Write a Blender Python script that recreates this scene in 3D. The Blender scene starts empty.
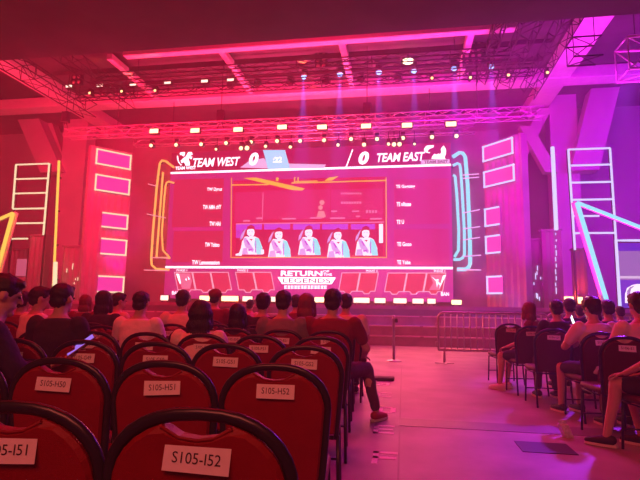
import bpy, bmesh, math, random
from mathutils import Vector, Matrix, noise
random.seed(7)
SC = bpy.context.scene
COL = SC.collection
R = math.radians
V = Vector
PI = math.pi

# ------------------------------------------------------------------ camera
YAW, PITCH, ROLL = R(9.5), R(7.4), R(0.9)
CM = Matrix.Rotation(YAW, 4, 'Z') @ Matrix.Rotation(PI/2 + PITCH, 4, 'X') @ Matrix.Rotation(ROLL, 4, 'Z')
CP = V((0, 0, 1.2))
cam = bpy.data.cameras.new('camera'); camo = bpy.data.objects.new('camera', cam); COL.objects.link(camo)
camo.matrix_world = Matrix.Translation(CP) @ CM
cam.sensor_width = 36; cam.lens = 36*500/640; cam.clip_start = .05
SC.camera = camo

def ray(x, y): return CM.to_3x3() @ V(((x-320)/500, -(y-240)/500, -1))
def aty(x, y, Y): d = ray(x, y); return CP + d*(Y/d.y)
def atz(x, y, Z): d = ray(x, y); return CP + d*((Z-1.2)/d.z)
def atpl(x, y, A, B):            # on the vertical plane through ground points A and B
    n = V((B.y-A.y, A.x-B.x, 0)); d = ray(x, y)
    return CP + d*(n.dot(A-CP)/n.dot(d))
FH = V((-math.sin(YAW), math.cos(YAW), 0)); RH = V((math.cos(YAW), math.sin(YAW), 0))
def gd(px, d, z=0): p = FH*d + RH*((px-320)/500*d); return V((p.x, p.y, z))

# ------------------------------------------------------------------ materials
MATS = {}
def mat(name, col, rough=.5, metal=0, bump=0, bscale=30, emit=None, es=0, spec=None, var=0, vscale=6, trans=0, weave=0):
    if name in MATS: return MATS[name]
    m = bpy.data.materials.new(name); m.use_nodes = True
    nt = m.node_tree; b = nt.nodes['Principled BSDF']
    b.inputs['Base Color'].default_value = (*col, 1)
    b.inputs['Roughness'].default_value = rough; b.inputs['Metallic'].default_value = metal
    if spec is not None: b.inputs['Specular IOR Level'].default_value = spec
    if trans: b.inputs['Transmission Weight'].default_value = trans
    if emit: b.inputs['Emission Color'].default_value = (*emit, 1); b.inputs['Emission Strength'].default_value = es
    tc = nt.nodes.new('ShaderNodeTexCoord')
    if var:
        n = nt.nodes.new('ShaderNodeTexNoise'); n.inputs['Scale'].default_value = vscale; n.inputs['Detail'].default_value = 6
        nt.links.new(tc.outputs['Object'], n.inputs['Vector'])
        r = nt.nodes.new('ShaderNodeValToRGB')
        r.color_ramp.elements[0].position = .3; r.color_ramp.elements[1].position = .7
        r.color_ramp.elements[0].color = tuple(c*(1-var) for c in col)+(1,)
        r.color_ramp.elements[1].color = tuple(min(1, c*(1+var)) for c in col)+(1,)
        nt.links.new(n.outputs['Fac'], r.inputs['Fac']); nt.links.new(r.outputs['Color'], b.inputs['Base Color'])
    if bump:
        n = nt.nodes.new('ShaderNodeTexNoise'); n.inputs['Scale'].default_value = bscale; n.inputs['Detail'].default_value = 4
        nt.links.new(tc.outputs['Object'], n.inputs['Vector'])
        k = nt.nodes.new('ShaderNodeBump'); k.inputs['Strength'].default_value = bump; k.inputs['Distance'].default_value = .01
        nt.links.new(n.outputs['Fac'], k.inputs['Height']); nt.links.new(k.outputs['Normal'], b.inputs['Normal'])
    MATS[name] = m; return m
def emi(name, col, s=1.0, light=False):
    if name in MATS: return MATS[name]
    m = bpy.data.materials.new(name); m.use_nodes = True; nt = m.node_tree
    nt.nodes.remove(nt.nodes['Principled BSDF'])
    e = nt.nodes.new('ShaderNodeEmission'); e.inputs['Color'].default_value = (*col, 1); e.inputs['Strength'].default_value = s
    nt.links.new(e.outputs['Emission'], nt.nodes['Material Output'].inputs['Surface'])
    if not light:
        try: m.cycles.emission_sampling = 'NONE'
        except Exception: pass
    MATS[name] = m; return m
def s2l(r, g, b):
    f = lambda c: (c/255/12.92 if c <= 10 else ((c/255+.055)/1.055)**2.4)
    return (f(r), f(g), f(b))

# ------------------------------------------------------------------ mesh helpers
def fin(bm, name, m, parent=None, smooth=False, loc=None):
    bmesh.ops.recalc_face_normals(bm, faces=bm.faces[:])
    me = bpy.data.meshes.new(name); bm.to_mesh(me); bm.free()
    if smooth:
        for p in me.polygons: p.use_smooth = True
    for mm in (m if isinstance(m, (list, tuple)) else [m]): me.materials.append(mm)
    o = bpy.data.objects.new(name, me); COL.objects.link(o)
    if parent: o.parent = parent
    if loc is not None: o.location = loc
    return o
def NB(): return bmesh.new()
def box(bm, lo, hi, mi=0):
    vs = [bm.verts.new((x, y, z)) for x in (lo[0], hi[0]) for y in (lo[1], hi[1]) for z in (lo[2], hi[2])]
    for f in ((0,1,3,2), (4,6,7,5), (0,4,5,1), (2,3,7,6), (0,2,6,4), (1,5,7,3)):
        bm.faces.new([vs[i] for i in f]).material_index = mi
def rbox(bm, lo, hi, r=.01, seg=2):
    b2 = bmesh.new(); box(b2, lo, hi)
    bmesh.ops.bevel(b2, geom=b2.edges[:], offset=r, segments=seg, affect='EDGES', profile=.5)
    me = bpy.data.meshes.new('t'); b2.to_mesh(me); b2.free(); bm.from_mesh(me); bpy.data.meshes.remove(me)
def frame_of(d):
    d = d.normalized(); u = V((0, 0, 1)) if abs(d.z) < .95 else V((0, 1, 0))
    a = d.cross(u).normalized(); return a, d.cross(a).normalized()
def tube(bm, pts, r, n=8, closed=False, caps=True, sq=1.0, mi=0):
    pts = [V(p) for p in pts]; rings = []; L = len(pts)
    rs = r if isinstance(r, (list, tuple)) else [r]*L
    pa = None
    for i, p in enumerate(pts):
        if closed: t = pts[(i+1) % L]-pts[i-1]
        else: t = (pts[min(i+1, L-1)]-pts[max(i-1, 0)])
        t.normalize()
        if pa is None: a, b = frame_of(t)
        else:
            a = (pa - t*pa.dot(t))
            if a.length < 1e-5: a, b = frame_of(t)
            a.normalize(); b = t.cross(a)
        pa = a
        rings.append([bm.verts.new(p + (a*math.cos(q)+b*math.sin(q)*sq)*rs[i]) for q in [2*PI*k/n for k in range(n)]])
    for i in range(L if closed else L-1):
        A, B = rings[i], rings[(i+1) % L]
        for k in range(n):
            f = bm.faces.new((A[k], A[(k+1) % n], B[(k+1) % n], B[k])); f.smooth = True; f.material_index = mi
    if caps and not closed:
        bm.faces.new(rings[0]).material_index = mi; bm.faces.new(rings[-1][::-1]).material_index = mi
def bar(bm, a, b, w, h=None):    # square bar
    h = h or w; a, b = V(a), V(b); u, v = frame_of(b-a)
    c = [bm.verts.new(p + u*sx*w/2 + v*sy*h/2) for p in (a, b) for sx, sy in ((-1,-1), (1,-1), (1,1), (-1,1))]
    for f in ((0,1,2,3), (7,6,5,4), (0,4,5,1), (1,5,6,2), (2,6,7,3), (3,7,4,0)): bm.faces.new([c[i] for i in f])
def prism(bm, pts, off, mi=0):   # polygon pts extruded by vector off
    pts = [V(p) for p in pts]; off = V(off)
    A = [bm.verts.new(p) for p in pts]; B = [bm.verts.new(p+off) for p in pts]
    bm.faces.new(A).material_index = mi; bm.faces.new(B[::-1]).material_index = mi
    for i in range(len(A)):
        j = (i+1) % len(A); bm.faces.new((A[i], B[i], B[j], A[j])).material_index = mi
def ball(bm, c, r, rot=None, n=2, mi=0):
    r = r if isinstance(r, (tuple, list, Vector)) else (r, r, r)
    M = Matrix.Translation(V(c)) @ (rot.to_4x4() if rot is not None else Matrix()) @ Matrix.Diagonal((*r, 1))
    q = bmesh.ops.create_icosphere(bm, subdivisions=n, radius=1, matrix=M)
    for v in q['verts']:
        for f in v.link_faces: f.smooth = True; f.material_index = mi
def lathe(bm, prof, c, axis=None, n=16):
    axis = V(axis or (0, 0, 1)); a, b = frame_of(axis); c = V(c); rings = []
    for r, h in prof: rings.append([bm.verts.new(c + axis.normalized()*h + (a*math.cos(2*PI*k/n)+b*math.sin(2*PI*k/n))*max(r, 1e-4)) for k in range(n)])
    for A, B in zip(rings, rings[1:]):
        for k in range(n):
            f = bm.faces.new((A[k], A[(k+1) % n], B[(k+1) % n], B[k])); f.smooth = True
    bm.faces.new(rings[0]); bm.faces.new(rings[-1][::-1])

def tag(o, label, cat, group=None):
    o['label'] = label; o['category'] = cat
    if group: o['group'] = group
    return o
def struct(o): o['kind'] = 'structure'; return o
def thing(name, label, cat, loc=(0, 0, 0), rz=0, group=None):
    o = bpy.data.objects.new(name, None); o.empty_display_size = .1; COL.objects.link(o)
    o.location = loc; o.rotation_euler = (0, 0, rz)
    return tag(o, label, cat, group)
def reloc(t):                    # move an Empty to the base of its (world-built) children
    bpy.context.view_layer.update()
    lo = V((1e9,)*3); hi = V((-1e9,)*3)
    for c in t.children_recursive:
        if c.type == 'MESH':
            for k in c.bound_box:
                w = c.matrix_world @ V(k)
                for i in range(3): lo[i] = min(lo[i], w[i]); hi[i] = max(hi[i], w[i])
    p = V(((lo.x+hi.x)/2, (lo.y+hi.y)/2, lo.z)); d = p - t.location
    t.location = p
    for c in t.children: c.location = c.location - d
def copy_tree(o, parent=None):
    c = o.copy(); COL.objects.link(c)
    if parent: c.parent = parent
    for ch in o.children: copy_tree(ch, c)
    return c
_tx = {}
def text_mesh(s, shear=0, bold=0.0, spacing=1.0):
    k = (s, shear, bold, spacing)
    if k in _tx: return _tx[k].copy()
    cu = bpy.data.curves.new('t', 'FONT'); cu.body = s; cu.shear = shear; cu.offset = bold; cu.space_character = spacing
    cu.resolution_u = 3
    o = bpy.data.objects.new('t', cu); COL.objects.link(o); bpy.context.view_layer.update()
    me = bpy.data.meshes.new_from_object(o.evaluated_get(bpy.context.evaluated_depsgraph_get()))
    bpy.data.objects.remove(o); bpy.data.curves.remove(cu)
    _tx[k] = me; return me.copy()
def text_obj(s, name, m, fmap, parent=None, **kw):
    """fmap(u, v) -> point, u v in 0..1 over the text's own box"""
    me = text_mesh(s, **kw)
    xs = [v.co.x for v in me.vertices]; ys = [v.co.y for v in me.vertices]
    x0, x1, y0, y1 = min(xs), max(xs), min(ys), max(ys)
    for v in me.vertices: v.co = fmap((v.co.x-x0)/(x1-x0), (v.co.y-y0)/(y1-y0))
    me.name = name; me.materials.clear(); me.materials.append(m)
    o = bpy.data.objects.new(name, me); COL.objects.link(o)
    if parent: o.parent = parent
    return o

# ------------------------------------------------------------------ setting
CEIL = 9.9
M_floor = mat('floor_paint', (.33, .29, .32), rough=.5, bump=.2, bscale=14, var=.3, vscale=1.6)
M_strip = mat('floor_trench_cover', (.2, .16, .19), rough=.45, bump=.1, bscale=40, var=.1)
M_wall = mat('wall_paint', (.42, .36, .38), rough=.8, bump=.1, bscale=5, var=.1, vscale=.6)
M_dark = mat('dark_ceiling', (.10, .09, .095), rough=.8, var=.2, vscale=2)
M_soff = mat('soffit_paint', (.16, .15, .15), rough=.8, var=.15, vscale=1)
M_beam = mat('pale_steel_beam', (.8, .72, .74), rough=.55, bump=.05, bscale=8, var=.06)
M_tape = mat('white_tape', (.85, .82, .82), rough=.6, var=.15, vscale=60)

X0, X1, Y0, Y1 = -24, 13, -4, 22.5
bm = NB(); box(bm, (X0, Y0, -.2), (X1, Y1, 0)); struct(fin(bm, 'floor', M_floor))
bm = NB(); box(bm, (X0, Y0, CEIL), (X1, Y1, CEIL+.2)); struct(fin(bm, 'ceiling', M_dark))
bm = NB(); box(bm, (X0, Y1, 0), (X1, Y1+.2, CEIL)); struct(fin(bm, 'wall_back', M_wall))
bm = NB(); box(bm, (X0-.2, Y0, 0), (X0, Y1, CEIL)); struct(fin(bm, 'wall_left', M_wall))
bm = NB(); box(bm, (X1, Y0, 0), (X1+.2, Y1, CEIL)); struct(fin(bm, 'wall_right', M_wall))
bm = NB(); box(bm, (X0, Y0-.2, 0), (X1, Y0, CEIL)); struct(fin(bm, 'wall_front', M_wall))

# floor marks
bm = NB(); box(bm, (-.05, 5.32, 0), (6.5, 5.66, .004)); struct(fin(bm, 'trim_1', M_strip))
bm = NB(); box(bm, (-.05, 0.5, 0), (-.035, 10.5, .003)); struct(fin(bm, 'trim_2', M_strip))
bm = NB(); c = atz(545, 448, 0); box(bm, (c.x-.22, c.y-.17, 0), (c.x+.22, c.y+.17, .005))
tag(fin(bm, 'floor_box_cover', mat('dark_metal_plate', (.012, .008, .008), rough=.5)), 'dark square floor box cover in the bare floor of the aisle', 'floor box')

def tape_letter(ch, px, py):
    c = atz(px, py, 0); g = {'F': [(0,0,.045,.34), (0,.28,.2,.34), (0,.14,.19,.20)], 'E': [(0,0,.045,.34), (0,.28,.2,.34), (0,.14,.19,.20), (0,0,.2,.06)],
      'D': [(0,0,.05,.34), (0,.28,.16,.34), (0,0,.16,.06), (.14,.04,.2,.3)], 'C': [(0,0,.05,.34), (0,.28,.2,.34), (0,0,.2,.06)],
      'B': [(0,0,.05,.34), (0,.28,.17,.34), (0,.14,.17,.20), (0,0,.17,.06), (.15,.03,.2,.16), (.15,.18,.2,.31)]}[ch]
    bm = NB()
    for x0, y0, x1, y1 in g: box(bm, (c.x-.1+x0, c.y-.17+y0, 0), (c.x-.1+x1, c.y-.17+y1, .003))
    tag(fin(bm, 'row_marker', M_tape), 'white tape letter %s stuck on the aisle floor' % ch, 'floor marking', 'taped row letters along the aisle')
for ch, x, y in (('F', 385, 458), ('E', 384, 429.5), ('D', 387, 410), ('C', 384, 395), ('B', 383, 384)): tape_letter(ch, x, y)

# ceiling beams
n = 0
def cbeam(lo, hi, m=M_beam):
    global n
    n += 1
    bm = NB(); rbox(bm, lo, hi, .02, 1); struct(fin(bm, 'ceiling_beam', m))
cbeam((-9.3, 14.62, 9.44), (3.4, 14.9, 9.7)); cbeam((-23, 18.25, 9.42), (8.9, 18.95, 9.86))
for x in (-9.98, -5.95, -1.9, 2.1): cbeam((x-.11, 14.9, 9.5), (x+.11, 18.25, 9.72))
for x in (-14.0, 5.55): cbeam((x-.42, 9, 9.46), (x+.42, 22.3, 9.88))
for y in (16.0, 17.2):
    bm = NB()
    box(bm, (-13, y-.03, 9.6), (4.8, y+.03, 9.75)); struct(fin(bm, 'ceiling_beam', M_dark))
bm = NB(); yb_ = atz(213, 45, 7).y; box(bm, (X0, yb_-2.2, 7.0), (X1, yb_, CEIL)); struct(fin(bm, 'ceiling_bulkhead', M_soff))
bm = NB(); box(bm, (X0, 3, 9.2), (X1, yb_-2.3, 9.5)); struct(fin(bm, 'ceiling_panel', M_dark))

# slanted and upright columns at the back
def column(a, b, w, d, m=M_wall):
    bm = NB(); u = V((w/2, 0, 0)); q = V((0, d, 0))
    pts = [V(a)-u, V(a)+u, V(b)+u, V(b)-u]; prism(bm, pts, q); struct(fin(bm, 'roof_column', m))
M_colm = mat('painted_steel_column', (.62, .55, .58), rough=.6, var=.08, vscale=1)
column(aty(13, 84, 20.6), aty(51, 172, 20.6), 1.15, .6, M_colm)
column(aty(34, 84, 21.2), aty(64, 172, 21.2), .5, .5, M_colm)
p = aty(77, 112, 20.9); column(p, (p.x, p.y, 1.225), 1.25, .7, M_colm)
column(aty(616, 46, 20.4), aty(585, 170, 20.4), 1.05, .7, M_colm)
p = aty(562, 90, 20.9); column(p, (p.x, p.y, 1.225), 1.05, .7, M_colm)
column(aty(526, 126, 20.6), aty(552, 172, 20.6), .5, .4, M_colm)
column(aty(518, 162, 20.8), aty(546, 108, 20.8), .5, .4, M_colm)
p = aty(640, 80, 21); bm = NB(); box(bm, (6, 21, p.z-.2), (12.5, 21.4, p.z+.3)); struct(fin(bm, 'ceiling_beam', M_colm))

# ------------------------------------------------------------------ stage
M_stage = mat('black_stage_skirt', (.34, .2, .26), rough=.6, var=.2, vscale=3)
M_sttop = mat('stage_deck_paint', (.16, .12, .13), rough=.35, var=.2, vscale=4)
M_nose = mat('step_edge_strip', (.7, .55, .6), rough=.4)
SY = 15.7
t = thing('stage_platform', 'long dark stage platform with stepped front below the big screen', 'stage')
bm = NB(); box(bm, (-23, SY+.95, 0), (12.5, 22.3, 1.22)); fin(bm, 'deck', M_sttop, t)
bm = NB(); box(bm, (-23, SY+.93, 1.1), (12.5, SY+.96, 1.22)); fin(bm, 'front_edge', M_stage, t)
for i in range(3):
    bm = NB(); box(bm, (-20, SY+.3*i, 0), (9.5, SY+.3*(i+1), .3*(i+1))); fin(bm, 'step', M_stage, t)
    bm = NB()
    for k in range(16): box(bm, (-19.2+1.8*k, SY+.3*i-.012, .3*(i+1)-.035), (-19.2+1.8*k+1.7, SY+.3*i+.02, .3*(i+1)+.004))
    fin(bm, 'step_edge', M_nose, t)
reloc(t)

# footlights along the screen base
E_white = emi('hot_white_light', (1, .62, .5), 2.4)
E_warm = emi('warm_white_light', (1, .62, .32), 3.4)
M_blk = mat('black_metal', (.03, .028, .03), rough=.4, metal=.3)
def footlight(x0, x1, y0, y1, Y, lab, m=E_white):
    a = aty(x0, y1, Y); b = aty(x1, y0, Y)
    t = thing('stage_light_bar', lab, 'stage light', group='light bars along the stage')
    bm = NB(); rbox(bm, (a.x, Y, a.z), (b.x, Y+.12, b.z), .01, 1); fin(bm, 'housing', M_blk, t)
    bm = NB(); rbox(bm, (a.x+.02, Y-.02, a.z+.02), (b.x-.02, Y, b.z-.02), .008, 1); fin(bm, 'lens', m, t)
    bm = NB(); box(bm, (a.x+.05, Y+.02, 1.22), (a.x+.1, Y+.1, a.z)); box(bm, (b.x-.1, Y+.02, 1.22), (b.x-.05, Y+.1, a.z)); fin(bm, 'bracket', M_blk, t)
    reloc(t)
fl = [(160, 169, 'small light bar on the stage floor left of the screen base'), (187, 190, 'tiny square stage light near the left screen corner'),
 (199, 213, 'glaring light bar under the first pick slots of the screen'), (221, 239, 'orange white light bar behind the person with a cap'),
 (242, 253, 'light bar under the left middle of the screen'), (256, 264, 'short light bar behind the small white shirt figure'), (270, 276, 'short light bar beside the logo above it'),
 (314, 328, 'bright light bar below the right end of the event logo'), (353, 370, 'bright light bar right of the white shirt shoulder'), (374, 386, 'light bar below the first right pick slots'),
 (393, 407, 'light bar below the third phase label'), (412, 424, 'light bar below the last slots, between two lamps'), (427, 436, 'light bar near the lower right screen corner')]
for i, (a, b, l) in enumerate(fl):
    y = 297.5+(a-160)*.0128
    footlight(a, b, y-2.6, y+3.2, 18.6, l, E_warm if i in (2, 3, 7) else E_white)
footlight(451, 462, 299.5, 305, 18.6, 'pink white light bar on the stage right of the screen', E_warm)
footlight(560, 574, 296, 303, 17.5, 'wide warm floodlight on the stage before the right cabinets', E_warm)
footlight(577, 583, 296.5, 304, 17.5, 'round warm floodlight beside the wide floodlight at right', E_warm)
footlight(585, 591, 296, 299.5, 17.5, 'small warm light right of the two floodlights', E_white)
footlight(540, 545, 298, 302, 17.6, 'tiny warm lamp on stage left of the right floodlights', E_warm)

# ------------------------------------------------------------------ main screen
SCY = 20.0
def S(x, y, k=0): return aty(x, y, SCY-.01-.004*k)
def sq(bm, pts, k=0, mi=0):
    bm.faces.new([bm.verts.new(S(x, y, k)) for x, y in pts]).material_index = mi
def srect(bm, x0, y0, x1, y1, k=0, mi=0):
    a, b = S(x0, (y0+y1)/2, k), S(x1, (y0+y1)/2, k); c, d = S((x0+x1)/2, y0, k), S((x0+x1)/2, y1, k)
    y = a.y
    bm.faces.new([bm.verts.new(q) for q in ((a.x, y, c.z), (b.x, y, c.z), (b.x, y, d.z), (a.x, y, d.z))]).material_index = mi
def sline(bm, pts, w, k=0, closed=False):
    P = [S(x, y, k) for x, y in pts]
    if closed: P.append(P[0])
    for a, b in zip(P, P[1:]):
        d = (b-a).normalized(); nn = V((-d.z, 0, d.x))*w/2; a = a-d*w/2; b = b+d*w/2
        bm.faces.new([bm.verts.new(q) for q in (a-nn, b-nn, b+nn, a+nn)])
def ec(name, rgb, s=1.0): return emi(name, s2l(*rgb), s)
K = 1.0
scr = thing('stage_screen', 'huge pink stage screen showing two team names and five players', 'screen')
TLx, BRx = S(168, 220).x, S(452, 220).x
ztop, zmid, zbot = 7.75, 6.83, 1.38
bm = NB(); box(bm, (TLx, SCY, zbot), (BRx, SCY+.25, ztop)); fin(bm, 'cabinet', M_blk, scr)
# background picture: one emissive mesh with a smooth blend of the video's own colours
def blend_mat(name, cl, cr, s):
    m = bpy.data.materials.new(name); m.use_nodes = True; nt = m.node_tree; nt.nodes.remove(nt.nodes['Principled BSDF'])
    e = nt.nodes.new('ShaderNodeEmission'); e.inputs['Strength'].default_value = s
    tc = nt.nodes.new('ShaderNodeTexCoord'); sp = nt.nodes.new('ShaderNodeSeparateXYZ'); r = nt.nodes.new('ShaderNodeValToRGB')
    nt.links.new(tc.outputs['Generated'], sp.inputs[0]); nt.links.new(sp.outputs['X'], r.inputs['Fac']); nt.links.new(r.outputs['Color'], e.inputs['Color'])
    r.color_ramp.elements[0].color = (*s2l(*cl), 1); r.color_ramp.elements[1].color = (*s2l(*cr), 1)
    w = nt.nodes.new('ShaderNodeTexNoise')
    nt.links.new(e.outputs['Emission'], nt.nodes['Material Output'].inputs['Surface'])
    return m
M_scbg = blend_mat('screen_picture', (205, 45, 120), (215, 50, 160), K)
bm = NB(); y = SCY-.008
bm.faces.new([bm.verts.new(q) for q in ((TLx, y, zbot), (BRx, y, zbot), (BRx, y, ztop-.9), (TLx, y, ztop-.9))])
pict = fin(bm, 'picture', M_scbg, scr)
E_hdr = blend_mat('screen_header', (190, 12, 60), (205, 30, 130), K*.8)
bm = NB(); bm.faces.new([bm.verts.new(q) for q in ((TLx, y, zmid), (BRx, y, zmid), (BRx, y, ztop), (TLx, y, ztop))]); fin(bm, 'header_picture', E_hdr, scr)
E_w = ec('screen_white', (255, 235, 250), 2.2)
bm = NB()
for z0 in (zmid-.045, 2.70-.045): bm.faces.new([bm.verts.new(q) for q in ((TLx, y-.006, z0), (BRx, y-.006, z0), (BRx, y-.006, z0+.09), (TLx, y-.006, z0+.09))])
fin(bm, 'divider_line', E_w, scr)
# name panels
bm = NB(); srect(bm, 173, 179, 223, 227, 2); srect(bm, 173, 231, 223, 262, 2); fin(bm, 'name_panel', ec('panel_red', (215, 40, 85)), scr)
bm = NB(); srect(bm, 394, 179, 449, 224, 2); srect(bm, 394, 229, 449, 265, 2); fin(bm, 'name_panel', ec('panel_pink', (222, 45, 140)), scr)
bm = NB(); srect(bm, 173, 227.4, 223, 230.4, 2); fin(bm, 'panel_gap', ec('panel_gap_pink', (225, 40, 130)), scr)
def st(s, x0, y0, x1, y1, name='lettering', m=None, par=scr, k=4, **kw):
    def f(u, v):
        return V((S(x0+(x1-x0)*u, (y0+y1)/2, k).x, SCY-.01-.004*k, S((x0+x1)/2, y1+(y0-y1)*v, k).z))
    return text_obj(s, name, m or E_w, f, par, **kw)
st('TEAM WEST', 193, 157.5, 240, 166.5, shear=.25, bold=.02)
st('TEAM EAST', 377, 152.5, 425, 161.5, shear=.25, bold=.02)
st('0', 249, 152.5, 258.5, 165.5, shear=.2, bold=.05, k=5); st('0', 358.5, 151.5, 369, 164.5, shear=.2, bold=.05)
for s, a, b, c in (('TW Dyrus', 207, 187.5, 222), ('TW AMA cHY', 203, 204.8, 221.2), ('TW HAI', 209.5, 221.5, 220.5), ('TW Yoboo', 205, 242.5, 219.5), ('TW Lemonnation', 192, 260.2, 219.5)):
    st(s, a, b, c, b+4.4, bold=.02)
for s, a, b, c in (('TE Gogoing', 396, 184.7, 415), ('TE nRatee', 396.5, 202, 411), ('TE U', 396.5, 219.8, 404), ('TE Gooo', 397, 242, 411.5), ('TE Yobe', 397, 260.2, 410.5)):
    st(s, a, b, c, b+4.2, bold=.02)
E_cy = ec('screen_cyan', (150, 215, 255), 1.3); E_lav = ec('screen_lavender', (240, 190, 245), 1.1)
bm = NB(); sq(bm, [(240, 167.5), (249, 161), (264, 158), (270, 168.5)], 3); sq(bm, [(288, 163.5), (326, 164.5), (324, 168), (290, 168.5)], 3); fin(bm, 'score_tab', E_lav, scr)
bm = NB(); sq(bm, [(263, 150), (285, 150), (290, 168.5), (268, 169)], 4); fin(bm, 'timer_panel', E_cy, scr)
st(':22', 273, 157, 282, 162.5, k=6, m=E_w, bold=.02)
bm = NB(); sline(bm, [(346, 167.5), (352.5, 150)], .05, 3); fin(bm, 'slash_line', E_w, scr)
# emblems
def poly_emblem(polys, name, m=E_w):
    bm = NB()
    for p in polys: sq(bm, p, 5)
    fin(bm, name, m, scr)
poly_emblem([[(177,155.5),(178.2,156),(178.5,160),(180,163.2),(182,165),(181,165.6),(178.3,162.5),(177,159)],
 [(179.5,153.2),(181,152.2),(185,152),(185,154.5),(183.5,156.5),(181.8,155),(180,155.2)],
 [(182,163.5),(180.5,161),(183,158.5),(186,156.2),(188.2,152),(191.5,152),(193,154.5),(191,155),(190.5,157),(188.5,159),(190,163),(189.8,165.6),(185.5,165.6),(184.5,163),(183,162)],
 [(190.5,156.6),(192.5,156.6),(191.4,159.4),(189.6,158.6)]], 'wolf_emblem')
st('TEAM WEST', 175.3, 166.3, 196, 169.6, bold=.03)
poly_emblem([[(424,149),(426,146),(429,145.4),(433.8,145.2),(433.4,147.4),(430,148.6),(428,150),(427.8,152),(430.4,152.6),(429.8,153.2),(426.5,152.6),(424.4,151)],
 [(445.5,159),(441,159.2),(431.4,159),(432.4,156),(434.5,153.6),(436.4,154.8),(438.6,153.4),(440,154.6),(441.6,151.6),(440.6,149.6),(442,147.4),(443.6,145.4),(446,149.4),(446,153.4),(444.6,157)]], 'lion_emblem')
bm = NB(); srect(bm, 421, 159.6, 449.6, 163.6, 5); fin(bm, 'emblem_banner', E_lav, scr)
st('TEAM EAST', 424, 160.2, 448, 163.2, bold=.03, k=7, m=ec('banner_ink', (150, 40, 120)))
# video window
E_y = ec('screen_yellow', (255, 190, 70), 1.1); E_vr = ec('video_crimson', (225, 25, 85)); E_vm = ec('video_magenta', (228, 40, 110))
bm = NB(); srect(bm, 232, 178.5, 385.5, 257, 3); fin(bm, 'video_window', E_vr, scr)
bm = NB(); srect(bm, 235, 192, 262, 222, 4); srect(bm, 263, 190, 330, 219, 4); srect(bm, 331, 189, 383, 219, 4); fin(bm, 'video_wall', E_vm, scr)
bm = NB()
sline(bm, [(231.5, 178), (231, 257.5), (386.5, 257.5), (386, 177.5)], .035, 5)
sline(bm, [(232, 185), (268, 184.5)], .05, 5); sline(bm, [(292, 183), (385, 180.5)], .05, 5)
sq(bm, [(243, 178), (256, 177.5), (305, 188.5), (302, 190.5), (292, 190)], 5)
sq(bm, [(324, 181), (329, 177.5), (339, 176), (332, 180.5)], 5); srect(bm, 276, 177.5, 278.5, 181, 5); srect(bm, 294, 177, 295.2, 183, 5); srect(bm, 297.5, 177, 298.7, 183, 5); sline(bm, [(296, 181.5), (317, 181)], .04, 5)
fin(bm, 'rig_lights', E_y, scr)
bm = NB()
srect(bm, 262.3, 192, 263, 221, 5)
for i in range(10): srect(bm, 341+i*2.1, 192.6, 342.4+i*2.1, 194.4, 5)
for i in range(8): srect(bm, 341+i*2.6, 201.6, 343+i*2.6, 203.8, 5)
for i in range(4): srect(bm, 366+i*3, 210.2, 368+i*3, 213, 5)
for x0, x1, y0 in ((331, 337, 210.5), (352, 359, 210.5), (310, 322, 217.2), (330, 345, 217.4), (356, 360, 215.6), (370, 382, 218), (256, 262, 217.5), (282, 296, 218), (243, 250, 220)): srect(bm, x0, y0, x1, y0+1.5, 5)
srect(bm, 236, 222.4, 384, 223.6, 5)
fin(bm, 'video_captions', ec('video_pale', (250, 130, 185), 1), scr)
bm = NB()
for x, y, r in ((322, 202.5, 2.6), (320.5, 207.5, 2.4), (323, 216, 2)):
    sq(bm, [(x+r*math.cos(q), y+r*math.sin(q)) for q in [2*PI*i/8 for i in range(8)]], 6)
sq(bm, [(318.5, 211), (324, 211), (326, 217), (316.5, 217)], 6)
fin(bm, 'caster_figure', ec('video_pink_skin', (255, 150, 170), 1), scr)
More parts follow.
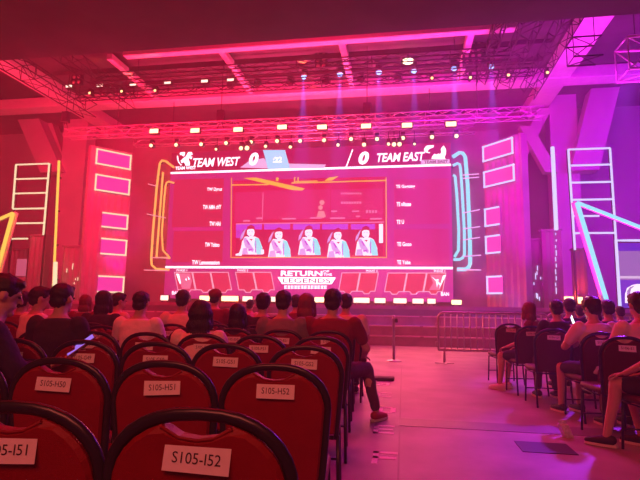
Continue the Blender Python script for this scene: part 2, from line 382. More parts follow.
# five player portraits
E_pu = ec('video_violet', (205, 70, 235), 1); E_cr = ec('video_deep_red', (205, 20, 80)); E_c2 = ec('video_aqua', (120, 235, 250), 1.2); E_w2 = ec('video_white', (255, 235, 255), 1.4); E_lc = ec('video_lilac', (215, 170, 245), 1.1)
bm = NB()
for a, b in ((236, 262), (264, 290), (293, 320), (322, 348), (351, 375)): srect(bm, a, 224, b, 229.5, 4)
srect(bm, 236, 229, 243, 238, 4); fin(bm, 'portrait_backdrop', E_pu, scr)
bm = NB(); srect(bm, 236, 229.5, 383, 256, 4); fin(bm, 'portrait_row', E_cr, scr)
for i, (cx, hy) in enumerate(((251, 232.5), (279, 235), (309, 233), (338, 235.5), (366, 233.5))):
    def cp(pts): return [(cx+x, hy+y) for x, y in pts]
    bm = NB(); sq(bm, cp([(-6, 4), (-9, 9), (-11, 22), (10, 22), (11.5, 15), (8, 6), (4, 4)]), 5); fin(bm, 'player_jersey', E_w2, scr)
    bm = NB(); sq(bm, cp([(4, 5), (8, 6), (11, 14), (12, 22), (6, 22), (3, 12)]), 6); fin(bm, 'player_sleeve', E_c2, scr)
    bm = NB(); sq(bm, cp([(-8, 6), (-5, 5), (3, 17), (2, 20), (-6, 14)]), 6); sq(bm, cp([(-9, 16), (-4, 15), (-3, 22), (-10, 22)]), 6); sq(bm, cp([(-7,-2),(-5,-4),(-8, 5),(-11, 8),(-10, 3)]), 6); fin(bm, 'player_trim', E_lc, scr)
    bm = NB(); sq(bm, cp([(3.9*math.cos(q)-.3, 5.2*math.sin(q)-.2) for q in [2*PI*k/12 for k in range(12)]]), 7); fin(bm, 'player_face', E_w2, scr)
    bm = NB(); sq(bm, cp([(-4.6, -2), (-3.6, -6), (0, -7.8), (3.4, -6), (4, -2.4), (1.5, -3.6), (-2, -3.4)]), 8); sq(bm, cp([(-5.2, -1), (-4, -1), (-4, 3.4), (-5.4, 3)]), 8); sq(bm, cp([(-2, 6.4), (2, 6.4), (.4, 8.4)]), 8); fin(bm, 'player_hair', E_cr, scr)
    bm = NB(); sq(bm, cp([(-2.4, -.9), (-.9, -1.1), (-.9, -.5), (-2.4, -.4)]), 9); sq(bm, cp([(.4, -1.1), (1.9, -.9), (1.9, -.4), (.4, -.5)]), 9); sq(bm, cp([(-1.2, 2.5), (.8, 2.5), (.4, 3), (-.9, 3)]), 9); sq(bm, cp([(-3.9, 2), (-4.6, 3.4), (-2.2, 4.6), (-1.4, 4)]), 9); fin(bm, 'face_features', ec('video_plum', (150, 30, 130)), scr)
    bm = NB(); sq(bm, cp([(-5, 8), (-3.4, 7.4), (-1, 12), (-2.4, 12.4)]), 8); sq(bm, cp([(-3, 17), (1, 16), (1.4, 17.4), (-2.6, 18.6)]), 8); sq(bm, cp([(4.4, 8), (5.2, 8.4), (5, 20), (4, 20)]), 8); fin(bm, 'jersey_fold', E_pu, scr)
bm = NB(); sq(bm, [(235.5, 255.5), (235.5, 254), (239, 253), (241, 248), (243, 249), (241.5, 255.8)], 7); srect(bm, 261, 249.5, 264, 254, 7); srect(bm, 379, 224, 383, 243, 7); fin(bm, 'desk_items', E_w2, scr)
# pick slots, lower band
E_sl = ec('slot_red', (228, 48, 95)); E_slw = ec('slot_outline', (255, 200, 225), 1.1)
def slots(x0, n, w, dirn, y0=272.3, y1=289.8):
    for i in range(n):
        a = x0+i*w; sk = 3.4*dirn
        P = [(a, y0), (a+w-.9, y0), (a+w-.9+sk, y1), (a+w*.72+sk, y1), (a+w*.62+sk, y1+2.6), (a+w*.38+sk, y1+2.6), (a+w*.28+sk, y1), (a+sk, y1)]
        bm = NB(); sq(bm, P, 3); fin(bm, 'pick_slot', E_sl, scr)
        bm = NB(); sline(bm, P, .028, 5, True); fin(bm, 'slot_outline', E_slw, scr)
slots(174.5, 3, 18.2, 1); slots(235.5, 2, 18.2, 1)
slots(342, 2, 18.6, -1, 272.8, 291.2); slots(388, 3, 19.6, -1, 273, 291.6)
E_art = ec('slot_portrait', (250, 120, 165), 1)
bm = NB(); sq(bm, [(176,273.5),(190,273.5),(192,281),(190,289),(182,289),(180,282)], 4); fin(bm, 'slot_portrait', E_art, scr); bm = NB(); sq(bm, [(430,274.5),(445,275),(440,290),(429,290),(433,283)], 4); fin(bm, 'slot_portrait', E_art, scr)
bm = NB()
for p in ([(185,279),(187,278.4),(186.4,281)], [(176,273.6),(179,274),(181,283),(179.8,284)], [(187.6,276),(189.8,279),(188.6,280)], [(431,276),(441,284),(440,285.4)], [(443,275.6),(446,275),(439,289)], [(436,280),(438.6,279),(437,288)]): sq(bm, p, 6)
fin(bm, 'portrait_highlight', E_w, scr)
st('PHASE 1', 176.5, 269.2, 187, 271.4); st('PHASE 2', 237.5, 269.2, 248, 271.4); st('PHASE 2', 366, 269.8, 377.5, 271.9); st('PHASE 1', 434, 270, 445, 272.1)
st('BAN', 172, 291, 179.4, 294.6, bold=.02); st('BAN', 441, 292.2, 449, 295.8, bold=.02)
st('RETURN', 280.8, 270.8, 322.4, 276, bold=.03); st('OF', 323, 270.3, 329.4, 272.5, bold=.02); st('THE', 323.4, 273.4, 332, 275.8, bold=.02)
bm = NB(); sq(bm, [(277.4, 277), (336, 277.4), (331.6, 284.2), (282, 284)], 4); fin(bm, 'logo_plate', E_w, scr)
st('LEGENDS', 283, 278.3, 330.5, 282.9, k=7, bold=.012, m=ec('logo_ink', (130, 10, 80)))
bm = NB()
for i in range(13):
    x = 284.3+i*3.32; srect(bm, x, 285.6, x+2.8, 286.5, 4); srect(bm, x, 287.6, x+2.8, 288.5, 4); srect(bm, x+(.9 if i % 2 else .2), 285.6, x+(1.9 if i % 2 else 1.2), 288.9, 4)
fin(bm, 'subtitle_glyphs', E_w, scr)
reloc(scr)

# ------------------------------------------------------------------ light tubes and scenery beside the screen
E_or = emi('orange_neon', (1, .42, .10), 1.4); E_cyan = emi('cyan_neon', (.28, .82, 1), 1.25); E_ye = emi('yellow_neon', (1, .62, .10), 1.3)
E_pw = emi('cream_neon', (1, .82, .5), 1.2); E_bw = emi('blue_white_neon', (.6, .62, 1), 1.4); E_pk = ec('backlit_pink', (245, 60, 165), 1.15); E_pk2 = ec('backlit_rose', (250, 70, 185), 1.15)
M_set = mat('scenery_grey', (.33, .27, .3), rough=.6, var=.15, vscale=1.5)
M_flute = mat('fluted_panel_grey', (.22, .16, .19), rough=.5)
M_pale = mat('pale_scenery_edge', (.8, .72, .78), rough=.5)
def neon(pts, Y, r, m, lab, name='neon_tube', grp=None, horiz=False):
    P = [aty(x, y, Y) for x, y in pts]
    t = thing(name, lab, 'light tube', group=grp)
    bm = NB(); tube(bm, P, r, 8); fin(bm, 'glowing_tube', m, t)
    bm = NB()
    for i in range(len(P)-1):
        k = max(1, int((P[i+1]-P[i]).length/1.2))
        for j in range(k):
            q = P[i].lerp(P[i+1], (j+.5)/k); box(bm, (q.x-.03, q.y+r*.5, q.z-.03), (q.x+.03, q.y+.16, q.z+.03))
    fin(bm, 'clip', M_blk, t); reloc(t)
def smoothp(pts, k=1):
    for _ in range(k):
        o = [pts[0]]
        for a, b in zip(pts, pts[1:]): o += [(a[0]*.75+b[0]*.25, a[1]*.75+b[1]*.25), (a[0]*.25+b[0]*.75, a[1]*.25+b[1]*.75)]
        pts = o+[pts[-1]]
    return pts
# scenery wall behind the tubes
bm = NB(); a = aty(130, 200, 20.3).x; box(bm, (a, 20.3, 1.225), (BRx+1.9, 20.5, 8.3)); struct(fin(bm, 'wall_scenery', M_set))
NY = 19.85
neon(smoothp([(174, 167.5), (163, 159), (158.6, 165), (151, 255), (152, 268.5), (169, 270)]), NY, .05, E_or, 'outermost orange bracket tube left of the big screen')
neon([(163, 172), (156.5, 257), (170, 258)], NY, .045, E_or, 'middle orange bracket tube left of the big screen')
neon(smoothp([(174, 183), (167, 181), (165, 188), (160.8, 248), (169, 256.7)]), NY, .04, E_or, 'innermost orange bracket tube left of the big screen')
neon(smoothp([(452.7, 157), (461.5, 151.2), (466.5, 159), (471, 262), (467.7, 269.3), (457, 269.3)]), NY, .075, E_cyan, 'outermost cyan bracket tube right of the big screen')
neon(smoothp([(453, 165.5), (459.2, 162.6), (461, 170), (465.5, 253), (461.5, 259.5), (453.5, 259.5)]), NY, .055, E_cyan, 'middle cyan bracket tube right of the big screen')
neon(smoothp([(453, 175), (455.8, 176.5), (459.8, 248), (454.5, 257)]), NY, .055, E_cyan, 'innermost cyan bracket tube right of the big screen')
for i, (x0, y0, x1, y1) in enumerate(((144, 270, 168, 270.6), (151, 257.5, 168, 258), (147, 214, 166, 218), (148, 184, 156, 186))):
    neon([(x0, y0), (x1, y1)], 19.7, .02, emi('dim_pink_neon', (1, .35, .45), 1.1), 'thin pink tube crossing the orange brackets, number %d from the bottom'.replace('number %d', ['lowest', 'second', 'third', 'fourth'][i]), grp='thin tubes left of the screen')
for i, (x0, y0, x1, y1) in enumerate(((457, 269.6, 481, 270), (463, 256.5, 481, 255.2), (463, 240, 480, 237.3), (463, 229, 480, 226.6), (463, 213, 480, 209.5), (463, 178.4, 479, 177.2), (463, 175, 479, 173.9))):
    neon([(x0, y0), (x1, y1)], 19.7, .022, emi('dim_lilac_neon', (.9, .5, 1), 1.2), 'thin lilac tube right of the cyan brackets, %s from the stage' % ['first', 'second', 'third', 'fourth', 'fifth', 'sixth', 'seventh'][i], grp='thin tubes right of the screen')

# light panel towers
def tower(name, A, B, quads, lab, tm, pm, sides):
    t = thing('panel_tower', lab, 'scenery tower')
    dx = (B-A).normalized(); nrm = V((dx.y, -dx.x, 0))
    if nrm.y > 0: nrm = -nrm
    for i, q in enumerate(quads):
        P = [atpl(x, y, A, B) for x, y in q]
        zt = (P[0].z+P[1].z)/2; zb = (P[2].z+P[3].z)/2
        l = (P[0]+P[3])/2; r_ = (P[1]+P[2])/2
        c = [V((l.x, l.y, zt)), V((r_.x, r_.y, zt)), V((r_.x, r_.y, zb)), V((l.x, l.y, zb))]
        bm = NB(); prism(bm, [p+nrm*.03 for p in c], -nrm*.06); pn = fin(bm, 'light_panel', pm, t)
        bm = NB()
        e = [(0, 1), (1, 2), (2, 3), (3, 0)]
        for k, (a, b) in enumerate(e):
            if i >= 2 and k == sides: continue
            d = (c[b]-c[a]).normalized()*.03
            tube(bm, [c[a]+nrm*.07-d, c[b]+nrm*.07+d], .032, 8)
        fin(bm, 'light_frame', tm, pn)
    return t, nrm
zr = 6.85
A = aty(484.5, 147.8, 18.2); B = atz(513.5, 138.5, A.z)
q = [[(484.3,147.3),(513.3,138.3),(513.7,152.7),(484.7,162.3)], [(485,172.7),(514.7,165),(515.3,179.3),(486,188.3)], [(486,210),(499.3,207),(500,223.3),(487,227.3)], [(486.7,237.3),(500,235),(500.7,251.5),(488,254.3)], [(488,277.3),(502,276),(502.7,293),(489.3,293.6)]]
t, nr = tower('r', A, B, q, 'magenta scenery tower with five backlit panels right of the screen', E_bw, E_pk2, 1)
dx = (B-A); dxn = dx.normalized(); L2 = A-dxn*.12-nr*0; R2 = B+dxn*.25
def fluted(bm, P, Q, z0, z1, nrm, depth, pitch=.09):
    P = V((P.x, P.y, 0)); Q = V((Q.x, Q.y, 0)); d = Q-P; n_ = max(2, int(d.length/pitch)); pts = []
    for i in range(n_+1):
        p = P+d*(i/n_); pts.append(p+nrm*(.03 if i % 2 else 0))
    pts += [Q-nrm*depth, P-nrm*depth]
    prism(bm, [V((p.x, p.y, z0)) for p in pts], (0, 0, z1-z0))
bm = NB(); fluted(bm, L2-nr*.08, R2-nr*.08, 1.22, A.z+.15, nr, .3, .12); fin(bm, 'tower_body', M_set, t)
reloc(t)
A = aty(130, 156, 18.2); B = atz(96.7, 149.3, A.z)
q = [[(96.7,149.3),(130,156),(129.7,170.7),(95.7,162.7)], [(95.7,174.3),(129,180.7),(128.3,194.7),(94.7,190)], [(102.7,212.7),(127,216),(126.3,230),(101.7,226)], [(101,238.7),(126,240.6),(125,255.7),(101,253.3)], [(99,276),(123,277.3),(122.7,292.7),(97,291.4)]]
t, nr = tower('l', A, B, q, 'red scenery tower with five backlit panels left of the screen', E_pw, E_pk, 3)
dxn = (B-A).normalized()
bm = NB(); fluted(bm, A-dxn*.15-nr*.08, B+dxn*.2-nr*.08, 1.22, A.z+.15, nr, .3, .12); fin(bm, 'tower_body', M_set, t)
reloc(t)

# fluted cabinets
def cab(x0, x1, ytop, Y, lab, dots=None, m=M_flute, grp='fluted scenery cabinets'):
    a, b = aty(x0, 270, Y), aty(x1, 270, Y); z1 = aty((x0+x1)/2, ytop, Y).z
    t = thing('fluted_cabinet', lab, 'scenery cabinet', group=grp)
    bm = NB(); fluted(bm, a, b, 1.22, z1, V((0, -1, 0)), .25, .10); fin(bm, 'cabinet_shell', m, t)
    bm = NB(); box(bm, (a.x-.03, Y-.06, z1), (b.x+.03, Y+.27, z1+.06)); fin(bm, 'top_cap', m, t)
    if dots:
        bm = NB()
        for x, y in dots:
            p = aty(x, y, Y-.06); h = random.uniform(.03, .12); box(bm, (p.x-.014, p.y-.012, p.z-h), (p.x+.014, p.y, p.z+h))
        fin(bm, 'indicator_lights', E_pw if x0 < 300 else E_bw, t)
    reloc(t)
rnd = random.Random(3)
def rd(x0, x1, y0, y1, n): return [(rnd.uniform(x0, x1), rnd.uniform(y0, y1)) for _ in range(n)]
cab(27.5, 44.5, 236, 17.3, 'fluted red cabinet below the left light ladder', rd(33, 44, 285, 298, 3))
cab(62, 79.5, 247, 17.3, 'low fluted cabinet right of the yellow upright tube', rd(63, 78, 262, 298, 9))
cab(80, 94, 208, 17.5, 'tall fluted red cabinet left of the panel tower', rd(82, 92, 278, 298, 7))
cab(8, 26, 250, 18, 'plain low cabinet behind the man with a phone')
cab(516, 527.5, 186, 17.6, 'narrow tall cabinet beside the right panel tower', [(516.8, 180+8*i) for i in range(4, 9)])
cab(528, 542, 240, 17.4, 'low fluted magenta cabinet with indicator lights', rd(530, 541, 262, 299, 9))
cab(543, 562.5, 231, 17.2, 'wide fluted cabinet below the upright cyan tube', [(555.6+(i % 2)*.6, 234+6.3*i) for i in range(10)])
cab(574, 587, 250, 17.9, 'low purple cabinet behind the slanting cyan bar')

# upright tubes, ladders, triangles
LY = 17.0
neon([(59, 160.7), (52.9, 297)], LY, .045, E_ye, 'tall yellow upright tube at the left of the stage', 'light_tube')
neon([(55.5, 262), (54.4, 297)], LY-.2, .075, E_pw, 'short thick cream tube at the foot of the yellow upright', 'light_tube')
neon([(552.5, 147), (556.3, 230)], LY, .065, E_bw, 'upright blue white tube right of the panel tower', 'light_tube')
def ladder(rails, rungs, m, lab):
    t = thing('light_ladder', lab, 'light frame')
    for r_ in rails:
        bm = NB(); tube(bm, [aty(x, y, LY) for x, y in r_], .035, 8); fin(bm, 'rail', m, t)
    for a, b in rungs:
        bm = NB(); p, q_ = aty(*a, LY), aty(*b, LY); z = (p.z+q_.z)/2; tube(bm, [(p.x, p.y, z), (q_.x, q_.y, z)], .032, 8); fin(bm, 'rung', m, t)
    bm = NB()
    for rr_ in rails:
        p, q_ = aty(*rr_[0], LY), aty(*rr_[1], LY); tube(bm, [p+V((0, .09, 0)), q_+V((0, .09, 0)), (q_.x, q_.y+.09, 1.22)], .04, 6); bar(bm, q_, q_+V((0, .09, 0)), .03)
    fin(bm, 'support_pole', M_blk, t)
    reloc(t)
ladder([[(16, 165), (12.7, 208.5)], [(49.3, 163.3), (43.3, 235)]], [((16, 165), (49.3, 163.3)), ((15.7, 179), (47.6, 178.4)), ((14.3, 193.3), (46.6, 193)), ((13, 208.7), (45.6, 208.5)), ((12.7, 223.3), (44.3, 223)), ((9.3, 238.7), (27.7, 238.7))], E_pw, 'cream light ladder of six rungs at the far left')
ladder([[(568.3, 149.3), (575, 250)], [(610, 148.3), (616, 240)]], [((568.3, 149.3), (610, 148.3)), ((571, 165.3), (611, 164.7)), ((571.7, 182.7), (612.7, 181.7)), ((572.7, 200), (613.7, 199)), ((574, 216), (599.3, 216)), ((573.7, 233.3), (616, 232.7))], E_bw, 'blue white light ladder of six rungs at the far right')
def tri(pts, m, m2, lab, off):
    t = thing('light_triangle', lab, 'light frame')
    for a, b in zip(pts, pts[1:]):
        bm = NB(); bar(bm, aty(*a, 16.4), aty(*b, 16.4), .11, .08); fin(bm, 'light_bar', m, t)
        bm = NB(); bar(bm, aty(a[0]+off, a[1], 16.6), aty(b[0]+off, b[1], 16.6), .14, .06); fin(bm, 'backing_bar', m2, t)
    reloc(t)
tri([(-14, 225), (13, 213), (-16, 318)], E_ye, M_pale, 'yellow light triangle cut off by the left edge', 3.5)
tri([(650, 231), (577, 202.5), (607.5, 303)], E_cyan, mat('rose_edge', (.8, .3, .45), rough=.5), 'cyan light triangle at the far right', -3.5)
# small screen at far right and at far left
t = thing('side_screen', 'side screen in a blue white frame showing a headset player', 'screen')
p, q_ = aty(616, 240.5, 16.9), aty(672, 312, 16.9)
bm = NB(); box(bm, (p.x, 16.95, q_.z), (q_.x, 17.1, p.z)); fin(bm, 'cabinet', M_blk, t)
bm = NB(); tube(bm, [(q_.x, 16.9, p.z), (p.x, 16.9, p.z), (p.x, 16.9, q_.z)], .05, 8); fin(bm, 'light_frame', E_bw, t)
def ss(x0, y0, x1, y1, k, m, nm, pts=None):
    bm = NB(); Y = 16.945-.004*k
    pts = pts or [(x0, y0), (x1, y0), (x1, y1), (x0, y1)]
    bm.faces.new([bm.verts.new(aty(x, y, Y)) for x, y in pts]); fin(bm, nm, m, t)
ss(618, 243, 668, 251, 0, ec('ss_indigo', (90, 40, 200)), 'picture_top'); ss(618, 251, 668, 280, 0, ec('ss_lilac', (150, 110, 185)), 'picture_middle'); ss(618, 280, 668, 308, 0, ec('ss_violet', (100, 55, 205)), 'picture_bottom')
ss(620, 276, 645, 278.5, 1, ec('ss_pale', (225, 200, 235)), 'caption_strip')
ss(0, 0, 0, 0, 2, E_w2, 'player_portrait', [(625, 303), (625, 294), (627, 288), (632, 285), (637, 284), (645, 284), (652, 292), (652, 303)])
ss(0, 0, 0, 0, 3, ec('ss_shadow', (170, 140, 200)), 'headset', [(627, 298), (627, 291), (630, 287), (635, 285.6), (631, 289), (629.4, 297)])
reloc(t)
t = thing('lit_board', 'small pale lit panel behind the man with a phone', 'panel')
p, q_ = aty(17.5, 259, 17.5), aty(24.5, 276, 17.5)
bm = NB(); box(bm, (p.x, 17.48, q_.z), (q_.x, 17.56, p.z)); fin(bm, 'lit_face', ec('pale_mauve_face', (225, 95, 130), .9), t)
bm = NB(); box(bm, (p.x-.03, 17.52, 1.22), (q_.x+.03, 17.6, q_.z)); fin(bm, 'stand', M_set, t); reloc(t)

# ------------------------------------------------------------------ trusses
M_tr = mat('truss_aluminium', (.62, .58, .6), rough=.35, metal=.6)
M_trd = mat('black_truss', (.05, .04, .045), rough=.5, metal=.3)
def truss(a, b, w=.4, h=.42, pitch=.5, lab='', m=None, r=.024, legs=None):
    a, b = V(a), V(b); d = b-a; L = d.length; d.normalize(); s = d.cross(V((0, 0, 1))).normalized(); up = V((0, 0, 1))
    t = thing('lighting_truss', lab, 'truss')
    cs = [(s*sx*w/2+up*sz*h/2) for sx, sz in ((-1, -1), (1, -1), (1, 1), (-1, 1))]
    bm = NB()
    for c in cs: tube(bm, [a+c, b+c], r, 6)
    fin(bm, 'chord', m or M_tr, t)
    bm = NB(); k = int(L/pitch)
    for i in range(k):
        p, q = a+d*(L*i/k), a+d*(L*(i+1)/k)
        for u, v in ((0, 1), (1, 2), (2, 3), (3, 0)):
            if i % 2: u, v = v, u
            tube(bm, [p+cs[u], q+cs[v]], r*.6, 5)
            if i % 4 == 0: tube(bm, [p+cs[u], p+cs[v]], r*.6, 5)
    fin(bm, 'lacing', m or M_tr, t)
    for f in (.12, .88):
        q = a+d*L*f; bm = NB(); tube(bm, [q+up*h/2, (q.x, q.y, CEIL)], .012, 6); fin(bm, 'hanger', M_blk, t)
    reloc(t); return t
TY = 16.0
za = aty(68, 129, TY); zb = aty(543, 114, TY); tz = (za.z+zb.z)/2
tz -= .08
truss((za.x, TY, tz), (zb.x, TY, tz), .4, .30, .4, 'long pale front truss above the stage carrying rectangular lights', None, .017)
zc = aty(300, 141, 18.5).z+.2
truss((aty(135, 145, 18.5).x, 18.5, zc), (aty(475, 138, 18.5).x, 18.5, zc), .3, .3, .5, 'rear truss with round moving heads just above the screen', M_tr, .02)
xl = atz(50, 86, 8.4).x; truss((xl, 10.8, 8.4), (xl, 16.6, 8.4), .5, .5, .6, 'dark side truss running back along the left', M_trd, .02)
truss((-10.6, 11, 9.0), (-10.6, 17.5, 9.0), .4, .5, .6, 'inner left ceiling truss with a dark finish', M_trd, .02)
truss((3.55, 11, 9.1), (3.55, 18.2, 9.1), .5, .4, .5, 'dark ceiling truss running back right of the screen', M_trd, .02)
truss((4.45, 11, 9.0), (4.45, 18.2, 8.9), .45, .5, .6, 'dark ceiling truss beside the right roof beam', M_trd, .02)
truss((2.75, 11, 9.2), (2.75, 17.6, 9.2), .3, .3, .5, 'thin dark ceiling truss right of the fourth ceiling strip', M_trd, .025)
p = aty(570, 52, 12.5); q_ = aty(598, 40, 12.5); truss((p.x, 12.5, p.z), (q_.x, 12.5, p.z), .5, .5, .4, 'short dark truss stub under the right roof beam', M_trd, .02)
p = aty(622, 60, 14); truss((p.x, 14, p.z), (p.x+3, 14, p.z), .8, .9, .8, 'pale truss entering from the right edge near the roof', M_tr, .04)
zt = 9.22
truss((-12.6, 17, zt), (4.4, 17, zt), .3, .3, .6, 'dark ceiling truss carrying the row of blue spotlights', M_trd, .022)
truss((-11, 15.6, 9.15), (3.4, 15.6, 9.15), .3, .3, .6, 'dark cross truss high under the ceiling strips', M_trd, .022)

# chain hoists
def hoist(px, py, Y, lab, ztop=9.9):
    p = aty(px, py, Y); t = thing('chain_hoist', lab, 'hoist', group='chain hoists holding the front truss')
    bm = NB(); rbox(bm, (p.x-.13, Y-.1, p.z-.22), (p.x+.13, Y+.1, p.z+.2), .03); fin(bm, 'motor', M_blk, t)
    bm = NB(); tube(bm, [(p.x, Y, p.z+.2), (p.x, Y, ztop)], .014, 6); fin(bm, 'chain', M_blk, t)
    bm = NB(); tube(bm, [(p.x-.02, Y, p.z-.2), (p.x-.12, Y, p.z-.45)], .012, 6); tube(bm, [(p.x+.02, Y, p.z-.2), (p.x+.12, Y, p.z-.45)], .012, 6); fin(bm, 'sling', M_blk, t)
    reloc(t)
hoist(367, 109, TY, 'chain hoist on the front truss above the right score'); hoist(221, 116, TY, 'chain hoist on the front truss left of centre')
hoist(66, 117, TY, 'chain hoist at the left end of the front truss')

# ------------------------------------------------------------------ lamps on trusses
def blinder(px, py, lab, w=.32, h=.15, m=None):
    p = aty(px, py, TY-.25)
    t = thing('flood_light', lab, 'stage light', group='rectangular lights on the front truss')
    bm = NB(); rbox(bm, (p.x-w/2-.02, p.y, p.z-h/2-.02), (p.x+w/2+.02, p.y+.14, p.z+h/2+.02), .02); fin(bm, 'housing', M_blk, t)
    bm = NB(); rbox(bm, (p.x-w/2, p.y-.015, p.z-h/2), (p.x+w/2, p.y, p.z+h/2), .006); fin(bm, 'lens', m or E_warm, t)
    bm = NB(); tube(bm, [(p.x-w/2-.03, p.y+.07, p.z), (p.x-w/2-.03, p.y+.07, tz-.2), (p.x+w/2+.03, p.y+.07, tz-.2), (p.x+w/2+.03, p.y+.07, p.z)], .012, 6); fin(bm, 'yoke', M_blk, t); reloc(t)
pos = ['leftmost', 'second from left', 'third from left', 'fourth from left', 'fifth from left', 'sixth from left', 'seventh from left', 'rightmost']
for (x, y), s in zip(((154, 131), (195, 130.5), (238, 129.5), (282, 127), (322, 127), (366, 126), (407, 125.2), (451, 124)), pos):
    blinder(x, y, 'rectangular warm light on the front truss, %s' % s)
def movhead(px, py, Y, r, m, lab, grp, zhang, down=.1, nm='moving_head_light'):
    p = aty(px, py, Y); t = thing(nm, lab, 'stage light', group=grp)
    bm = NB(); lathe(bm, [(r*.7, .28), (r*1.15, .2), (r*1.25, .05), (r*1.1, 0)], p, (0, 1, down)); fin(bm, 'head', M_blk, t)
    bm = NB(); ball(bm, p, (r, r*.5, r)); fin(bm, 'lens', m, t)
    bm = NB(); tube(bm, [p+V((-r*1.4, .1, 0)), p+V((-r*1.4, .1, r*2)), p+V((r*1.4, .1, r*2)), p+V((r*1.4, .1, 0))], .015, 6)
    box(bm, (p.x-r, p.y+.02, p.z+r*2), (p.x+r, p.y+.2, p.z+r*2+.1))
    if zhang > p.z+r*2+.1: tube(bm, [(p.x, p.y+.1, p.z+r*2), (p.x, p.y+.1, zhang)], .014, 6)
    fin(bm, 'yoke', M_blk, t); reloc(t)
ordn = ['first', 'second', 'third', 'fourth', 'fifth', 'sixth', 'seventh', 'eighth', 'ninth', 'tenth', 'eleventh', 'twelfth', 'thirteenth']
for i, (x, y) in enumerate(((151, 145.5), (176, 144.8), (201, 144.2), (226, 143), (251, 142), (277, 141), (300, 140.8), (324, 140.2), (351, 139), (377, 139), (403, 138), (432, 137), (456.5, 136))):
    movhead(x, y, 18.3, .075, E_warm, 'round warm moving head on the rear truss, %s from the left' % ordn[i], 'upper row of round lights', zc-.1)
for i, (x, y, r) in enumerate(((216, 149.3, .05), (241, 148.2, .08), (247, 148, .09), (265.5, 146.3, .06), (290.3, 147, .06), (338, 145, .06), (364, 144.6, .075), (388.5, 144, .06), (394, 144.4, .08), (399.5, 144.2, .08), (414.5, 144, .045))):
    movhead(x, y, 18.0, r, E_warm, 'lower beam light hung under the rear truss, %s from the left' % ordn[i], 'lower row of round lights', zc-.1)
# ceiling row
E_blue = emi('blue_lens', (.25, .45, 1), 3.5)
for i, (x, y) in enumerate(((304, 76.5), (340, 74), (379, 72), (414, 70.5), (454, 68), (491, 66))):
    movhead(x, y, 17, .11, E_blue, 'blue spotlight on the ceiling truss, %s from the left' % ordn[i], 'blue spotlights under the ceiling', zt, 2.2)
for i, (x, y) in enumerate(((69, 86.3), (100, 85.5), (133, 84.4), (167.5, 82.6), (204.5, 81.2), (230.5, 80))):
    p = aty(x, y, 17); t = thing('strip_light', 'small white rectangular light on the ceiling truss, %s from the left' % ordn[i], 'stage light', group='white lights under the ceiling')
    bm = NB(); rbox(bm, (p.x-.16, p.y, p.z-.09), (p.x+.16, p.y+.2, p.z+.09), .02); fin(bm, 'housing', M_blk, t)
    bm = NB(); rbox(bm, (p.x-.13, p.y-.02, p.z-.05), (p.x+.13, p.y, p.z+.05), .006); fin(bm, 'lens', E_white, t)
    bm = NB(); tube(bm, [(p.x, p.y+.1, p.z+.08), (p.x, p.y+.1, zt)], .02, 6); fin(bm, 'clamp', M_blk, t); reloc(t)
E_amb = emi('amber_lens', (1, .5, .2), 3.5)
for i, (x, y) in enumerate(((89.5, 93), (121.5, 91.3), (155, 90.5), (432, 78), (470.5, 77.5), (508.5, 75), (547.5, 72.5))):
    movhead(x, y, 16.6, .05, E_amb, 'small amber light hanging below the ceiling truss, %s from the left' % ordn[i], 'amber lights under the ceiling', zt-.1, 0, 'par_light')
E_hot = emi('overexposed_lamp', (1, .8, .5), 5)
p = aty(408, 61.5, 16.4); t = thing('follow_spot', 'glaring cream floodlight high under the ceiling right of centre', 'stage light')
bm = NB(); rbox(bm, (p.x-.24, p.y, p.z-.16), (p.x+.24, p.y+.3, p.z+.16), .04); fin(bm, 'housing', M_blk, t)
bm = NB(); ball(bm, (p.x, p.y-.02, p.z), (.2, .04, .12)); fin(bm, 'lens', E_hot, t)
bm = NB(); tube(bm, [(p.x, p.y+.15, p.z+.1), (p.x, p.y+.15, 9.9)], .02, 6); fin(bm, 'drop_pipe', M_blk, t); reloc(t)
for i, (x, y) in enumerate(((257, 84), (290, 83), (326, 82), (361, 80), (230, 86), (398, 79))):
    movhead(x, y, 17.2, .1, mat('dark_lens', (.2, .1, .12), rough=.15), 'unlit moving head under the ceiling, %s from the left' % ordn[[1, 2, 3, 4, 0, 5][i]], 'unlit moving heads under the ceiling', zt, .8)
# line arrays (clusters of dotted panels)
def panel_array(x, y, lab, nx=2):
    p = aty(x, y, 16.2); t = thing('louvre_light', lab, 'stage light', group='dotted lamp panels under the ceiling')
    bm = NB(); rbox(bm, (p.x-.22*nx/2, p.y, p.z-.5), (p.x+.22*nx/2, p.y+.15, p.z+.5), .02); fin(bm, 'housing', M_trd, t)
    bm = NB()
    for i in range(nx):
        for j in range(5): ball(bm, (p.x+(i-(nx-1)/2)*.2, p.y-.01, p.z-.4+j*.2), (.075, .03, .075), n=1)
    fin(bm, 'lamps', mat('unlit_lamp_glass', (.6, .4, .42), rough=.2), t)
    bm = NB(); tube(bm, [(p.x, p.y+.08, p.z+.45), (p.x, p.y+.08, 9.9)], .02, 6); fin(bm, 'hanger', M_blk, t); reloc(t)
panel_array(77, 72, 'dotted lamp panel left of the first ceiling strip'); panel_array(321, 55, 'dotted lamp panel left of the middle ceiling strip'); panel_array(473, 50, 'dotted lamp panel near the fourth ceiling strip', 3)

